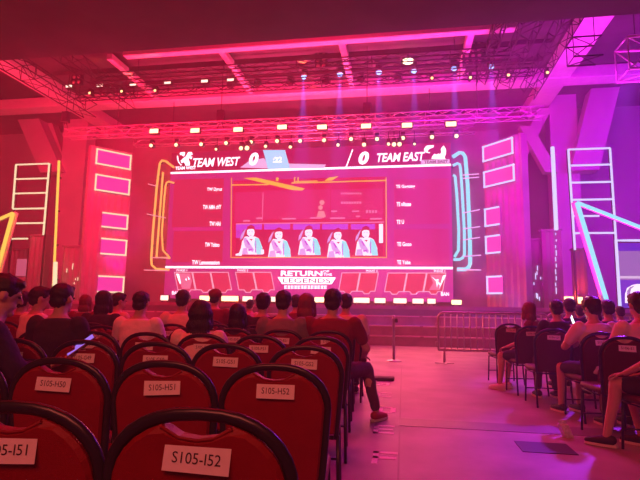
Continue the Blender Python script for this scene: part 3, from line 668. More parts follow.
# ------------------------------------------------------------------ barrier and stanchion
M_galv = mat('galvanised_steel', (.62, .6, .62), rough=.32, metal=.75)
def barrier(px, d, L, lab, ang):
    o = gd(px, d); t = thing('crowd_barrier', lab, 'barrier', o, ang, 'crowd barriers before the stage')
    H = 1.08; zb = .28; r = .019
    def arc(cx, cz, a0, a1, rr=.12): return [(cx+rr*math.cos(R(a0+(a1-a0)*k/6)), 0, cz+rr*math.sin(R(a0+(a1-a0)*k/6))) for k in range(7)]
    loop = arc(.12, H-.12, 180, 90)+arc(L-.12, H-.12, 90, 0)+arc(L-.12, zb+.02, 0, -90, .02)+arc(.12-.1, zb+.02, -90, -180, .02)
    bm = NB(); tube(bm, loop, .026, 8, closed=True); fin(bm, 'outer_frame', M_galv, t)
    for k in range(1, 17):
        x = L*k/17; bm = NB(); tube(bm, [(x, 0, zb), (x, 0, H)], .014, 6); fin(bm, 'upright_bar', M_galv, t)
    for x in (.12, L*.62):
        bm = NB(); tube(bm, [(x, 0, zb), (x, 0, .02)], .028, 8); fin(bm, 'leg', M_galv, t)
        bm = NB(); rbox(bm, (x-.2, -.04, 0), (x+.2, .04, .014), .004, 1); box(bm, (x-.03, -.22, 0), (x+.03, .22, .01)); fin(bm, 'foot_plate', M_galv, t)
    for z in (.45, .85):
        bm = NB(); tube(bm, [(-.02, 0, z), (-.06, 0, z), (-.06, 0, z-.08)], .009, 6); fin(bm, 'hook', M_galv, t)
barrier(438, 11.0, 2.3, 'steel crowd barrier standing across the end of the aisle', R(4))
barrier(546, 11.3, 2.3, 'steel crowd barrier mostly hidden behind the right hand audience', R(4))
t = thing('stanchion', 'slim pink lit stanchion post standing before the stage steps', 'stanchion', gd(394, 11.2))
bm = NB(); lathe(bm, [(.17, 0), (.17, .012), (.13, .03), (.03, .045)], (0, 0, 0), n=24); fin(bm, 'base', M_galv, t)
bm = NB(); lathe(bm, [(.03, .03), (.03, .9), (.036, .9), (.036, .95)], (0, 0, 0)); fin(bm, 'post', M_galv, t)
bm = NB(); ball(bm, (0, 0, .965), .036); fin(bm, 'cap', M_galv, t)
bm = NB(); rbox(bm, (.03, -.02, .84), (.09, .02, .93), .008); fin(bm, 'belt_clip', M_blk, t)

# floor items
p = atz(384, 380, 0)
t = thing('floor_bag', 'flat dark bag lying on the floor by the aisle seat', 'bag', p)
bm = NB(); rbox(bm, (-.17, -.12, 0), (.17, .12, .05), .022, 3); fin(bm, 'bag_body', mat('black_cloth', (.03, .02, .03), rough=.8), t)
bm = NB(); tube(bm, [(-.1, .1, .045), (-.05, .17, .03), (.05, .17, .03), (.1, .1, .045)], .008, 6); fin(bm, 'bag_strap', MATS['black_cloth'], t)
p = atz(568, 437, 0)
t = thing('drink_carton', 'small crumpled pale drink carton standing on the aisle floor', 'carton', p, R(20))
bm = NB(); prism(bm, [(-.04, -.03, 0), (.04, -.03, 0), (.04, .03, 0), (-.04, .03, 0)], (-.04, .01, .11)); fin(bm, 'carton_body', mat('pale_card', (.75, .68, .8), rough=.6, var=.25, vscale=30), t)
bm = NB(); prism(bm, [(-.08, -.02, .11), (0, -.02, .11), (0, .04, .11), (-.08, .04, .11)], (0, 0, .004)); prism(bm, [(-.08, .008, .114), (0, .008, .114), (0, .012, .114), (-.08, .012, .114)], (-.01, 0, .04)); fin(bm, 'folded_top', MATS['pale_card'], t)

# ------------------------------------------------------------------ chairs
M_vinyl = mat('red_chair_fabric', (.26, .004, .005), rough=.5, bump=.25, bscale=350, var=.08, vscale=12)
M_vin2 = mat('shaded_chair_fabric', (.08, .006, .012), rough=.55, bump=.25, bscale=350, var=.08, vscale=12)  # same red fabric, dimmer light of the right block put into its colour
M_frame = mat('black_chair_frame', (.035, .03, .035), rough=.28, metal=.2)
M_frame2 = mat('shaded_chair_frame', (.03, .03, .09), rough=.28, metal=.2)  # same black frame, bluish dim light painted into the base colour
M_paper = mat('label_paper', (.82, .76, .72), rough=.7, var=.04, vscale=30)
M_ink = mat('label_ink', (.04, .02, .02), rough=.7)
def yb(z): return -.205-(z-.45)*.13       # backrest plane leans back a little
def out(t_, inset=0):                     # right half outline, t 0 bottom .. 1 top centre
    if t_ < .5:
        z = .46+t_*2*.32; w = .192+.028*(t_*2)**.8
    else:
        a = (t_-.5)*PI; z = .78+.164*math.sin(a)**.95; w = .22*math.cos(a)**.85
    return w, z
def make_chair(mv, mf, nm='banquet_chair'):
    t = thing(nm, '', 'chair')
    pts = []
    for i in range(-16, 17):
        w, z = out(1-abs(i)/16.0); pts.append(((-1 if i < 0 else 1)*w, yb(z), z))
    pts = [(-.19, yb(.42), .40)]+pts+[(.19, yb(.42), .40)]
    bm = NB(); tube(bm, pts, .0165, 10, sq=.8)
    fin(bm, 'back_frame', mf, t)
    # pad with the hand hole notch
    def ring(ins):
        o = []
        for i in range(-16, 17):
            w, z = out(1-abs(i)/16.0); s = -1 if i < 0 else 1
            w2 = max(0, w-.012-ins); z2 = z-(.012+ins)*(1 if z > .78 else .0)
            x = s*w2
            if abs(x) < .085 and z > .85: z2 = min(z2, .920-.032*(math.cos(x/.085*PI/2))**.6-ins)
            if i in (-16, 16): z2 = .43+ins
            o.append((x, z2))
        return o
    bm = NB(); rr = []
    for ins, dy in ((.008, -.026), (0, -.014), (0, .022), (.012, .036)):
        rr.append([bm.verts.new((x, yb(z)+dy, z)) for x, z in ring(ins)])
    n_ = len(rr[0])
    for a, b in zip(rr, rr[1:]):
        for k in range(n_): bm.faces.new((a[k], a[(k+1) % n_], b[(k+1) % n_], b[k]))
    bm.faces.new(rr[0]); bm.faces.new(rr[-1][::-1])
    bmesh.ops.triangulate(bm, faces=[f for f in bm.faces if len(f.verts) > 4])
    bk = fin(bm, 'backrest', mv, t)
    bm = NB(); P = [(x, yb(z)-.02, z) for x, z in ring(.001) if abs(x) < .088 and z > .8]; tube(bm, P, .0045, 6); fin(bm, 'piping', mv, bk)
    bm = NB(); rbox(bm, (-.215, -.2, .42), (.215, .225, .48), .026, 3)
    for v in bm.verts:
        if v.co.z > .46: v.co.z += .018*max(0, 1-(v.co.x/.2)**2)*max(0, 1-(v.co.y/.22)**2)
    fin(bm, 'seat', mv, t, smooth=True)
    bm = NB(); tube(bm, [(-.2, -.19, .405), (-.2, .2, .405), (.2, .2, .405), (.2, -.19, .405)], .012, 6, closed=True); fin(bm, 'seat_frame', mf, t)
    for s in (-1, 1):
        bm = NB(); tube(bm, [(s*.2, .2, .41), (s*.205, .215, .2), (s*.21, .225, 0)], .012, 8); fin(bm, 'leg', mf, t)
        bm = NB(); tube(bm, [(s*.2, yb(.42), .42), (s*.205, -.215, .2), (s*.21, -.25, 0)], .012, 8); fin(bm, 'leg', mf, t)
    bm = NB(); tube(bm, [(-.203, .2, .17), (.203, .2, .17)], .008, 6); fin(bm, 'stretcher', mf, t)
    return t
def add_label(c, s, detail=True):
    tz_ = .850; a = random.uniform(-3.5, 3.5); xo = random.uniform(-.012, .012)
    Rm = Matrix.Translation((xo, yb(tz_)-.0285, tz_)) @ Matrix.Rotation(R(a), 4, 'Y')
    bm = NB(); prism(bm, [Rm @ V(p) for p in ((-.078, -.008, -.031), (.078, -.008, -.031), (.078, .0, .031), (-.078, .0, .031))], (0, .001, 0))
    lb = fin(bm, 'seat_label', M_paper, c); lb['label'] = 'white paper seat label with printed code'
    if detail:
        text_obj(s, 'label_lettering', M_ink, lambda u, v: Rm @ V((-.057+.114*u, -.0065+.003*v, -.012+.024*v)), lb)
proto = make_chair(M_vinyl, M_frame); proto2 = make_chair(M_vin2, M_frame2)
used = {}
def place_chair(loc, rz, lab, group, src, code=None):
    if src.name not in used: c = src; used[src.name] = 1
    else: c = copy_tree(sources[src.name])
    c.location = loc; c.rotation_euler = (0, 0, rz); c['label'] = lab; c['group'] = group
    return c
# keep clean sources: copies must not inherit labels -> make the copies first, label after
GX = V((.995, -.0993)); GY = V((.0993, .995))
def cam2w(v, z=0): p = FH*v[1]+RH*v[0]; return V((p.x, p.y, z))
HEAD = YAW-math.atan(.0998)
rows = {'I': 1.235, 'H': 2.15, 'G': 3.12, 'F': 4.05, 'E': 5.0, 'D': 5.95, 'C': 6.9, 'B': 7.85, 'A': 8.8}
def seatpos(r, c, back=.21):
    return cam2w(GX*(-.395-.467*(52-c))+GY*(rows[r]+back))
seats = [('I', 51), ('I', 52)]+[('H', c) for c in (49, 50, 51, 52)]+[('G', c) for c in (48, 49, 50, 51, 52)]+[('F', c) for c in range(47, 53)]+[('E', c) for c in range(46, 53)]+[('D', c) for c in range(45, 53)]+[('C', c) for c in range(44, 53)]+[('B', c) for c in range(43, 53)]
chairs = [copy_tree(proto) for _ in seats[1:]]; chairs.insert(0, proto)
rowname = {'I': 'nearest', 'H': 'second', 'G': 'third', 'F': 'fourth', 'E': 'fifth', 'D': 'sixth', 'C': 'seventh', 'B': 'eighth'}
for c, (r, n_) in zip(chairs, seats):
    c.location = seatpos(r, n_); c.rotation_euler = (0, 0, HEAD+R(random.uniform(-2.5, 2.5)))
    code = 'S105-%s%d' % (r, n_)
    k = 52-n_
    pos_ = 'on the aisle' if k == 0 else '%s seat in from the aisle' % ['', 'one', 'two', 'three', 'four', 'five', 'six', 'seven', 'eight', 'nine'][k]
    if r in 'IHG': c['label'] = 'red banquet chair with paper label %s on its back' % code
    else: c['label'] = 'red banquet chair in the %s row from the camera, %s' % (rowname[r], pos_)
    c['group'] = 'red chairs in the left seating block'
    if r in 'IHGFED': add_label(c, code, True)
# right block
rch = [(618, 4.75, 'wide shade-darkened red chair nearest the right edge, label on its back'), (596, 5.5, 'shade-darkened red chair behind the young man in a pink tee'), (550, 6.3, 'shade-darkened red chair in the middle of the right column, pale label'),
 (528, 7.15, 'shade-darkened red chair holding the girl with long hair'), (507, 8.1, 'shade-darkened red chair farthest up the right column beside the barrier'),
 (668, 5.5, 'shade-darkened red chair hidden behind the rightmost sitter'), (606, 6.3, 'shade-darkened red chair between two men at right'), (582, 7.15, 'shade-darkened red chair behind the man with a bright phone'), (560, 8.1, 'shade-darkened red chair in the second right column near the stage'), (612, 8.1, 'shade-darkened red chair deep in the right block'), (668, 4.1, 'shade-darkened red chair under the sitter with bare calf at the right edge')]
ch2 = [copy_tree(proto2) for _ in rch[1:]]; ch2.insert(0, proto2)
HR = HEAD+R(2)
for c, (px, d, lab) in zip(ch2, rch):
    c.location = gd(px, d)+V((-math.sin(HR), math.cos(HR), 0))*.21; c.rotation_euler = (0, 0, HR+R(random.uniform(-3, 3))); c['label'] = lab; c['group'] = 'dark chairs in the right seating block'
    add_label(c, 'S106-%s1' % 'EFGHJKLMNPQ'[ch2.index(c)], px < 620)

# ------------------------------------------------------------------ people
M_skin = mat('skin', (.62, .36, .27), rough=.5, bump=.05, bscale=60)
M_hair = mat('black_hair', (.018, .012, .012), rough=.45, bump=.6, bscale=120)
M_hairb = mat('reddish_brown_hair', (.25, .05, .04), rough=.4, bump=.6, bscale=120)
M_eye = mat('eye_dark', (.02, .015, .015), rough=.2)
CL = {'black': mat('black_cotton', (.03, .022, .03), rough=.85, bump=.3, bscale=60), 'darkred': mat('dark_red_cotton', (.22, .02, .03), rough=.85, bump=.3, bscale=60),
      'white': mat('white_cotton', (.88, .82, .78), rough=.85, bump=.3, bscale=60), 'grey': mat('grey_cotton', (.25, .2, .21), rough=.85, bump=.3, bscale=60),
      'cream': mat('cream_cotton', (.85, .74, .58), rough=.85, bump=.3, bscale=60), 'pink': mat('pale_pink_cotton', (.86, .66, .62), rough=.85, bump=.3, bscale=60),
      'navy': mat('navy_cloth', (.03, .02, .06), rough=.85, bump=.3, bscale=60), 'jeans': mat('dark_trousers', (.12, .05, .08), rough=.85, bump=.3, bscale=80),
      'shoe': mat('red_sneaker', (.45, .06, .05), rough=.6), 'dshoe': mat('black_shoe', (.02, .015, .02), rough=.6), 'sole': mat('white_sole', (.8, .75, .7), rough=.6)}
def rounded(bm, a, ra, b, rb, n=10):     # tapered capsule
    a, b = V(a), V(b); d = (b-a)
    if d.length < 1e-4: ball(bm, a, ra); return
    d.normalize(); u, v = frame_of(d); rings = []
    prof = [(a-d*ra*math.cos(q), ra*math.sin(q)) for q in (R(12), R(45), R(90))]+[(b+d*rb*math.cos(q), rb*math.sin(q)) for q in (R(90), R(45), R(12))]
    for c, r_ in prof: rings.append([bm.verts.new(c+(u*math.cos(2*PI*k/n)+v*math.sin(2*PI*k/n))*r_) for k in range(n)])
    for A, B in zip(rings, rings[1:]):
        for k in range(n): bm.faces.new((A[k], A[(k+1) % n], B[(k+1) % n], B[k]))
    bm.faces.new(rings[0]); bm.faces.new(rings[-1][::-1])
def loft(bm, secs, n=16):                # secs: (centre, rx, ry)
    rings = []
    for c, rx, ry in secs: rings.append([bm.verts.new(V(c)+V((rx*math.cos(2*PI*k/n), ry*math.sin(2*PI*k/n), 0))) for k in range(n)])
    for A, B in zip(rings, rings[1:]):
        for k in range(n): bm.faces.new((A[k], A[(k+1) % n], B[(k+1) % n], B[k]))
    bm.faces.new(rings[0][::-1]); bm.faces.new(rings[-1])
def remesh(bm, name, m, parent, vox, disp=None, sm=4):
    bmesh.ops.recalc_face_normals(bm, faces=bm.faces[:])
    me = bpy.data.meshes.new('r'); bm.to_mesh(me); bm.free()
    o = bpy.data.objects.new('r', me); COL.objects.link(o)
    q = o.modifiers.new('r', 'REMESH'); q.mode = 'VOXEL'; q.voxel_size = vox; q.use_smooth_shade = True
    q = o.modifiers.new('s', 'SMOOTH'); q.factor = .5; q.iterations = sm
    bpy.context.view_layer.update()
    r_ = bpy.data.meshes.new_from_object(o.evaluated_get(bpy.context.evaluated_depsgraph_get()))
    bpy.data.objects.remove(o); bpy.data.meshes.remove(me)
    if disp:
        ns = [v.normal.copy() for v in r_.vertices]
        for v, nn in zip(r_.vertices, ns): v.co += nn*disp(v.co)
    for p in r_.polygons: p.use_smooth = True
    r_.materials.clear(); r_.materials.append(m); r_.name = name
    o = bpy.data.objects.new(name, r_); COL.objects.link(o); o.parent = parent
    return o
def hand(bm, w, d, nrm, side, curl=.6, s=1.0):
    """w wrist, d pointing direction, nrm palm normal, side +1 if thumb lies towards d x nrm"""
    w, d, nrm = V(w), V(d).normalized(), V(nrm); nrm = (nrm-d*nrm.dot(d)).normalized(); t = d.cross(nrm)*side
    for k in (-1.2, -.4, .4, 1.2): rounded(bm, w+d*.012+t*k*.011*s, .013*s, w+d*.085*s+t*k*.019*s, .0125*s, 8)
    for k, L in ((1.2, .068), (.4, .078), (-.4, .072), (-1.2, .056)):
        p = w+d*.088*s+t*k*.0205*s; a = 0
        for j, f in enumerate((.45, .32, .23)):
            a += curl*(.5 if j == 0 else .8); q = p+(d*math.cos(a)+nrm*math.sin(a)+t*k*.06)*L*f*s
            rounded(bm, p, (.0092-.001*j)*s, q, (.0085-.001*j)*s, 8); p = q
    p = w+d*.025*s+t*.022*s; q = p+(d*.6+t*.75+nrm*.25)*.042*s; rounded(bm, p, .014*s, q, .011*s, 8)
    rounded(bm, q, .011*s, q+(d*.8+t*.3+nrm*.5)*.03*s, .009*s, 8)
def person(lab, pos, rz, s=1.0, hair='short', shirt='black', sleeve='short', pants='jeans', shoes='dshoe', head=(0, 0), arms=None, legs=None, lean=0.0, side=0.0, vox=.016, cap=None, group=None, wide=1.0, hm=None, shorts=False, hs=1.0, neckz=0, bag=False, stand=0):
    t = thing('person', lab, 'person', pos, rz, group); t.scale = (s, s, s)
    hp = V((0, -.06, .55)); L = lean; X = side
    ch = V((X*.5, -.06+L*.5, .86)); sh = V((X*.85, -.05+L*.8, 1.0)); nk = V((X, -.03+L, 1.08+neckz)); hd = V((X*1.05, .0+L*1.08, 1.205+neckz))
    if stand: hp.z += stand; ch.z += stand; sh.z += stand; nk.z += stand; hd.z += stand
    HM = Matrix.Translation(hd) @ Matrix.Rotation(R(head[0]), 4, 'Z') @ Matrix.Rotation(R(head[1]), 4, 'X') @ Matrix.Scale(hs, 4)
    sx = .185*wide; S_ = [sh+V((k*sx, 0, 0)) for k in (-1, 1)]
    arms = arms or [None, None]; A = []
    for k, a in zip((-1, 1), arms):
        if a is None: a = ((k*.25*wide, .02+L*.6, .76+stand), (k*.13, .24, .64+stand), (-k*.15, 1, -.25), (0, 0, -1))
        A.append(a)
    legs = legs or [None, None]; G = []
    for k, l in zip((-1, 1), legs):
        if l is None:
            l = ((k*.12, .40, .52), (k*.12, .43, .09), (k*.03, 1, 0)) if not stand else ((k*.1, .0, .47), (k*.11, -.03, .09), (k*.1, 1, 0))
        G.append(l)
    # ---- body, one skin
    bm = NB()
    loft(bm, [(hp+V((0, 0, -.08)), .12, .09), (hp, .165*wide, .115), (hp+V((X*.2, L*.2, .12)), .145*wide, .10), (ch, .155*wide, .105), (sh+V((0, 0, -.03)), .165*wide, .095), (sh+V((0, 0, .03)), .12*wide, .07), (nk, .055, .058)])
    rounded(bm, nk-V((0, 0, .03)), .056, hd+V((0, -.012, -.05)), .054)
    ball(bm, HM @ V((0, -.008, .02)), (.074*hs, .094*hs, .098*hs), HM.to_3x3().normalized()); ball(bm, HM @ V((0, .022, -.05)), (.055*hs, .062*hs, .06*hs), HM.to_3x3().normalized())
    rounded(bm, HM @ V((0, .085, .012)), .01, HM @ V((0, .104, -.022)), .014); ball(bm, HM @ V((0, .078, -.06)), (.024, .014, .008)); ball(bm, HM @ V((0, .07, -.098)), .02)
    for k in (-1, 1):
        ball(bm, HM @ V((k*.078, -.005, -.005)), (.012*hs, .02*hs, .032*hs), HM.to_3x3().normalized()); ball(bm, HM @ V((k*.03, .084, .024)), (.026, .012, .008))
    for S0, a, k in zip(S_, A, (-1, 1)):
        rounded(bm, S0, .056, a[0], .042); rounded(bm, a[0], .042, a[1], .026)
        hand(bm, a[1], a[2], a[3], a[4] if len(a) > 4 else -k, a[5] if len(a) > 5 else .5)
    for g, k in zip(G, (-1, 1)):
        h = hp+V((k*.085, .03, -.01)); rounded(bm, h, .085, g[0], .056); kn, an = V(g[0]), V(g[1]); md = kn.lerp(an, .3)
        rounded(bm, kn, .056, md+V((0, -.012, 0)), .053); rounded(bm, md+V((0, -.012, 0)), .053, an, .034)
        f = V(g[2]).normalized(); rounded(bm, an+V((0, 0, -.035))-f*.03, .035, an+f*.13+V((0, 0, -.055)), .028)
    remesh(bm, 'body', M_skin, t, vox)
    # ---- eyes
    for k in (-1, 1):
        bm = NB(); ball(bm, HM @ V((k*.03, .083, .006)), (.014, .009, .007)); fin(bm, 'eye', M_eye, t)
    # ---- shirt
    e = .016; bm = NB()
    loft(bm, [(hp+V((0, -.005, -.04)), .175*wide, .135), (hp+V((X*.2, L*.2, .12)), .165*wide, .125), (ch, .178*wide, .125), (sh+V((0, 0, -.03)), .185*wide, .112), (sh+V((0, 0, .035)), .135*wide, .086), (sh.lerp(nk, .62), .082, .072)], 20)
    for S0, a in zip(S_, A):
        S0 = V(S0); el = V(a[0])
        if sleeve == 'short': rounded(bm, S0, .072, S0.lerp(el, .62), .066)
        elif sleeve == 'none': rounded(bm, S0, .06, S0.lerp(el, .1), .06)
        else: rounded(bm, S0, .072, el, .058); rounded(bm, el, .058, V(a[1]).lerp(el, .08), .04)
    fold = lambda c: .006*noise.noise(c*11)+.003*noise.noise(c*26)
    remesh(bm, 'shirt' if sleeve != 'long' else 'jacket', CL[shirt], t, max(.013, vox), fold)
    # ---- trousers
    bm = NB(); loft(bm, [(hp+V((0, 0, -.1)), .15, .11), (hp+V((0, 0, 0)), .182*wide, .13), (hp+V((0, 0, .06)), .165*wide, .12)])
    for g, k in zip(G, (-1, 1)):
        h = hp+V((k*.085, .03, -.01)); kn, an = V(g[0]), V(g[1])
        if shorts: rounded(bm, h, .1, h.lerp(kn, .78), .08)
        else: rounded(bm, h, .1, kn, .072); rounded(bm, kn, .072, an+(kn-an)*.12, .052)
    remesh(bm, 'shorts' if shorts else 'trousers', CL[pants], t, max(.014, vox), fold)
    for g in G:
        an = V(g[1]); f = V(g[2]).normalized(); r_ = V((f.y, -f.x, 0))
        bm = NB(); rounded(bm, an+V((0, 0, -.03))-f*.035, .046, an+f*.06+V((0, 0, -.045)), .042); rounded(bm, an+f*.06+V((0, 0, -.045)), .042, an+f*.15+V((0, 0, -.058)), .032); sh_ = remesh(bm, 'shoe', CL[shoes], t, .012, None, 2)
        bm = NB(); c = [an+V((0, 0, -.088))+f*a_+r_*b_ for a_, b_ in ((-.075, -.03), (-.085, 0), (-.075, .03), (.05, .042), (.14, .038), (.18, .015), (.18, -.015), (.14, -.038), (.05, -.042))]
        prism(bm, c, (0, 0, .022)); fin(bm, 'sole', CL['sole'], sh_)
    # ---- hair
    Q = HM.to_3x3().normalized(); bm = NB(); hmx = hm or M_hair
    if hair == 'short' or hair == 'curly':
        g_ = 1.1 if hair == 'curly' else 1.0
        ball(bm, HM @ V((0, -.016, .043)), (.087*g_*hs, .103*g_*hs, .092*g_*hs), Q); ball(bm, HM @ V((0, -.05, -.015)), (.074*g_*hs, .062*hs, .062*hs), Q); ball(bm, HM @ V((0, .055, .085)), (.06*hs, .042*hs, .03*hs), Q)
    else:
        ball(bm, HM @ V((0, -.018, .038)), (.093*hs, .108*hs, .098*hs), Q)
        w = 1.25 if hair == 'bushy' else 1.0; ln = .34 if hair != 'bob' else .17
        for k, (z, y, rx, ry) in enumerate(((.0, -.035, .092, .082), (-.1, -.055, .095, .065), (-.2, -.075, .098, .05), (-.3, -.085, .085, .035))):
            if -z > ln: break
            q_ = HM @ V((0, y, 0)); q_.z += z; ball(bm, q_, (rx*w*hs, ry*w*hs, .085))
        for k in (-1, 1): rounded(bm, HM @ V((k*.07, .01, .02)), .03, HM @ V((k*.085, .0, -.12)), .028)
    hc = hd.copy()
    def hd_(c):
        v = c-hc; a = math.atan2(v.x, v.y)
        if hair in ('short', 'curly'): return .007*noise.noise(c*(45 if hair == 'short' else 28))+.005*noise.noise(V((a*9, v.z*8, 0)))
        return .005*math.sin(a*34+3*noise.noise(c*9))+.006*noise.noise(c*16)
    remesh(bm, 'hair', hmx, t, min(vox, .011), hd_, 3)
    if cap:
        bm = NB(); ball(bm, HM @ V((0, -.012, .06)), (.098, .115, .085), Q); fin(bm, 'cap', CL[cap], t)
        bm = NB(); ball(bm, HM @ V((0, .1, .065)), (.075, .075, .012), Q); fin(bm, 'cap_brim', CL[cap], t)
    return t
LH = HEAD
def seatp(r, c, dx=0): p = seatpos(r, c); return p + (RH*dx)
G1 = 'people seated in the left block'; G2 = 'people seated in the right block'
def PX(px, d): return gd(px, d+.2)
def tolocal(pos, rz, s_, W): return (Matrix.Translation(pos) @ Matrix.Rotation(rz, 4, 'Z') @ Matrix.Scale(s_, 4)).inverted() @ V(W)
# the near man with a phone (turned right)
pm = PX(-18, 2.8); pa_, pb_ = aty(64, 357, 2.9), aty(97, 334, 3.0); wl = tolocal(pm, LH-R(38), 1.02, pa_); ax_ = (tolocal(pm, LH-R(38), 1.02, pb_)-wl).normalized()
person('person in a black jacket bending over a lit phone at the left edge', pm, LH-R(38), 1.02, 'short', 'navy', 'long', 'navy', vox=.0095, head=(-14, -14), lean=.12, side=.0, wide=1.1, cap=None, group=G1,
       arms=[((-.23, .17, .78), wl+V((-.09, -.06, -.06)), (.75, .6, .25), (.3, -.2, 1), -1, .6), ((.27, .16, .78), wl+V((.01, -.09, -.05)), (.15, .95, .3), (-.3, -.1, 1), 1, .6)])
pp = person
pp('person with curly dark hair just right of the man holding a phone', PX(27, 5.95), LH-R(20), .98, 'curly', 'darkred', 'short', group=G1, head=(10, 0))
pp('person with short dark hair and a cream shirt looking right, far left', PX(44, 5.0), LH-R(35), 1.01, 'short', 'cream', 'short', group=G1, head=(-18, 0))
pp('person with round black hair in a black shirt, left block', PX(66, 4.05), LH, 1.01, 'short', 'black', 'short', vox=.012, group=G1, hs=1.02, head=(-10, 0))
pp('person with reddish hair left of the long haired one in a dark jacket', PX(89, 7.85), LH, .98, 'bob', 'darkred', 'short', group=G1, hm=M_hairb)
pp('person with long dark hair in a wide black jacket, left block', PX(107, 5.9), LH, 1.0, 'long', 'black', 'long', group=G1)
pp('person with short hair in a cream shirt turned right, left block', PX(122, 6.9), LH-R(25), 1.0, 'short', 'cream', 'short', group=G1, head=(-20, 0))
pp('person with black hair in a white round neck tee behind seat H51', PX(144, 5.0), LH, .985, 'short', 'white', 'short', vox=.012, group=G1, wide=1.02)
pp('person with short black hair in a cream shirt left of the bushy haired one', PX(185, 5.95), LH+R(15), 1.02, 'short', 'cream', 'short', vox=.012, group=G1, side=0, head=(-10, 0))
pp('person with bushy shoulder length hair and a pale top, fourth row', PX(204, 4.05), LH, .92, 'bushy', 'pink', 'short', vox=.012, group=G1)
pp('person in a peaked cap silhouetted by the stage light', PX(217, 7.6), LH, 1.06, 'short', 'darkred', 'short', cap='darkred', group=G1)
pp('person with long straight hair between the cap wearer and the small white shirt', PX(240, 5.0), LH, .90, 'long', 'black', 'short', vox=.012, group=G1, wide=.9)
pp('small far person in a white shirt right of the long straight hair', PX(252, 10.2), LH, .97, 'short', 'white', 'short', group=G1, wide=.85)
pp('person with tall dark hair in black left of the grey tee', PX(265, 5.95), LH, 1.0, 'curly', 'black', 'short', group=G1)
pp('person with short dark hair in a grey crew neck tee, fifth row', PX(285, 5.0), LH, 1.01, 'short', 'grey', 'short', vox=.012, group=G1, wide=1.02)
pp('person barely showing between the grey tee and the long hair', PX(297.5, 7.8), LH, 1.02, 'short', 'darkred', 'short', group=G1)
pp('person with long streaked hair left of the aisle seat man', PX(308, 5.6), LH, 1.0, 'long', 'darkred', 'short', group=G1, hm=M_hairb, vox=.012)
pp('person in a white tee whose shoulder shows right of the aisle man', PX(347, 6.5), LH, 1.02, 'short', 'cream', 'short', group=G1, head=(-5, 0), wide=1.1)
pp('large person in a dark red tee on the aisle seat, leg out', PX(334, 4.95), LH-R(6), 1.02, 'short', 'darkred', 'short', 'jeans', 'shoe', vox=.01, group=G1, wide=1.22, head=(5, 0), hs=1.08,
   arms=[None, ((.33, .06, .76), (.28, .26, .66), (-.1, 1, -.3), (0, 0, -1))], legs=[None, ((.30, .34, .53), (.40, .37, .095), (.5, .8, 0))])
# right block
pp('person with long reddish hair in a dark top sitting sideways, bare legs', PX(528, 7.15), HR+R(48), .97, 'long', 'darkred', 'none', 'black', 'sole', group=G2, hm=M_hairb, shorts=True, head=(-40, 0), wide=.88, vox=.013,
   arms=[((-.24, .0, .76), (-.2, .26, .66), (.2, 1, -.3), (0, 0, -1)), None])
pp('person with short black hair in black, middle of the right block', PX(555, 6.4), HR, .99, 'short', 'black', 'short', group=G2)
pp('person with black hair seen just right behind the one in black', PX(568, 7.3), HR, 1.02, 'short', 'navy', 'short', group=G2)
W = gd(571, 5.92, 1.02); wp = tolocal(PX(590, 5.45), HR+R(14), 1.0, W)
pp('person in a pale pink tee holding a bright phone, right block', PX(590, 5.45), HR+R(14), 1.0, 'curly', 'pink', 'short', 'black', vox=.01, group=G2, wide=1.12, head=(10, -8), shorts=True,
   arms=[((-.28, .10, .78), wp+V((0, -.05, -.13)), (0, .3, .95), (0, 1, -.2), 1, .6), None])
pp('person half hidden right of the man holding a bright phone', PX(606, 6.6), HR, 1.0, 'short', 'navy', 'short', group=G2)
pp('person in a pale pink shirt cut off by the right edge', PX(637, 4.75), HR+R(6), 1.03, 'short', 'pink', 'short', vox=.012, group=G2, wide=1.1, hs=1.06)
pp('person at the right edge in a white sleeve, bare calf and black shoe', gd(668, 4.3), HR+R(52), 1.0, 'short', 'white', 'short', 'black', 'dshoe', vox=.009, group=G2, shorts=True, lean=.05, side=0,
   arms=[((-.26, .10, .80), (-.16, .33, .66), (.2, 1, -.25), (0, 0, -1)), None], legs=[((-.10, .42, .56), (-.08, .52, .095), (-.05, 1, 0)), ((.16, .38, .5), (.2, .3, .09), (.1, 1, 0))])
for i, (px, d, hr, c) in enumerate(((618, 9.2, 'short', 'black'), (578, 9.0, 'curly', 'navy'), (640, 7.2, 'short', 'black'), (593, 8.3, 'long', 'black'))):
    pp('far seated person in dark clothes in the right block, %s' % ['between two nearer heads', 'just behind the phone holder', 'at the picture edge', 'with long hair'][i], PX(px, d), HR, .95, hr, c, 'short', group=G2)
for px, d in ((618, 9.2), (578, 9.0), (640, 7.2), (593, 8.3)):
    c = copy_tree(ch2[-1]); c.location = gd(px, d+.2); c.rotation_euler = (0, 0, HR); c['label'] = 'shade-darkened red chair under a far sitter %s' % {618: 'between two nearer heads', 578: 'behind the phone holder', 640: 'at the picture edge', 593: 'with long hair'}[px]
# hidden seats follow the people who sit on them
back_rows = [c for c, (r, n_) in zip(chairs, seats) if r in 'DCB']
taken = []
for o in [o for o in COL.objects if o.get('category') == 'person' and o.get('group') == G1]:
    dist = (o.location-CP).dot(FH)
    if dist < 5.6: continue
    q_ = min(back_rows, key=lambda c: (c.location-o.location).length)
    if (q_.location-o.location).length < .7 and q_ not in taken: q_.location = V((o.location.x, o.location.y, 0))
    else:
        q_ = copy_tree(q_); q_.location = V((o.location.x, o.location.y, 0)); q_['label'] = 'red banquet chair under the small far person in a white shirt' if dist > 9 else 'red banquet chair in the back rows under %s' % o['label'][:40].rsplit(' ', 1)[0]
    taken.append(q_)
for c in list(back_rows):
    if c not in taken and any((c.location-q_.location).length < .47 for q_ in taken):
        back_rows.remove(c)
        for k in c.children_recursive: bpy.data.objects.remove(k)
        bpy.data.objects.remove(c)
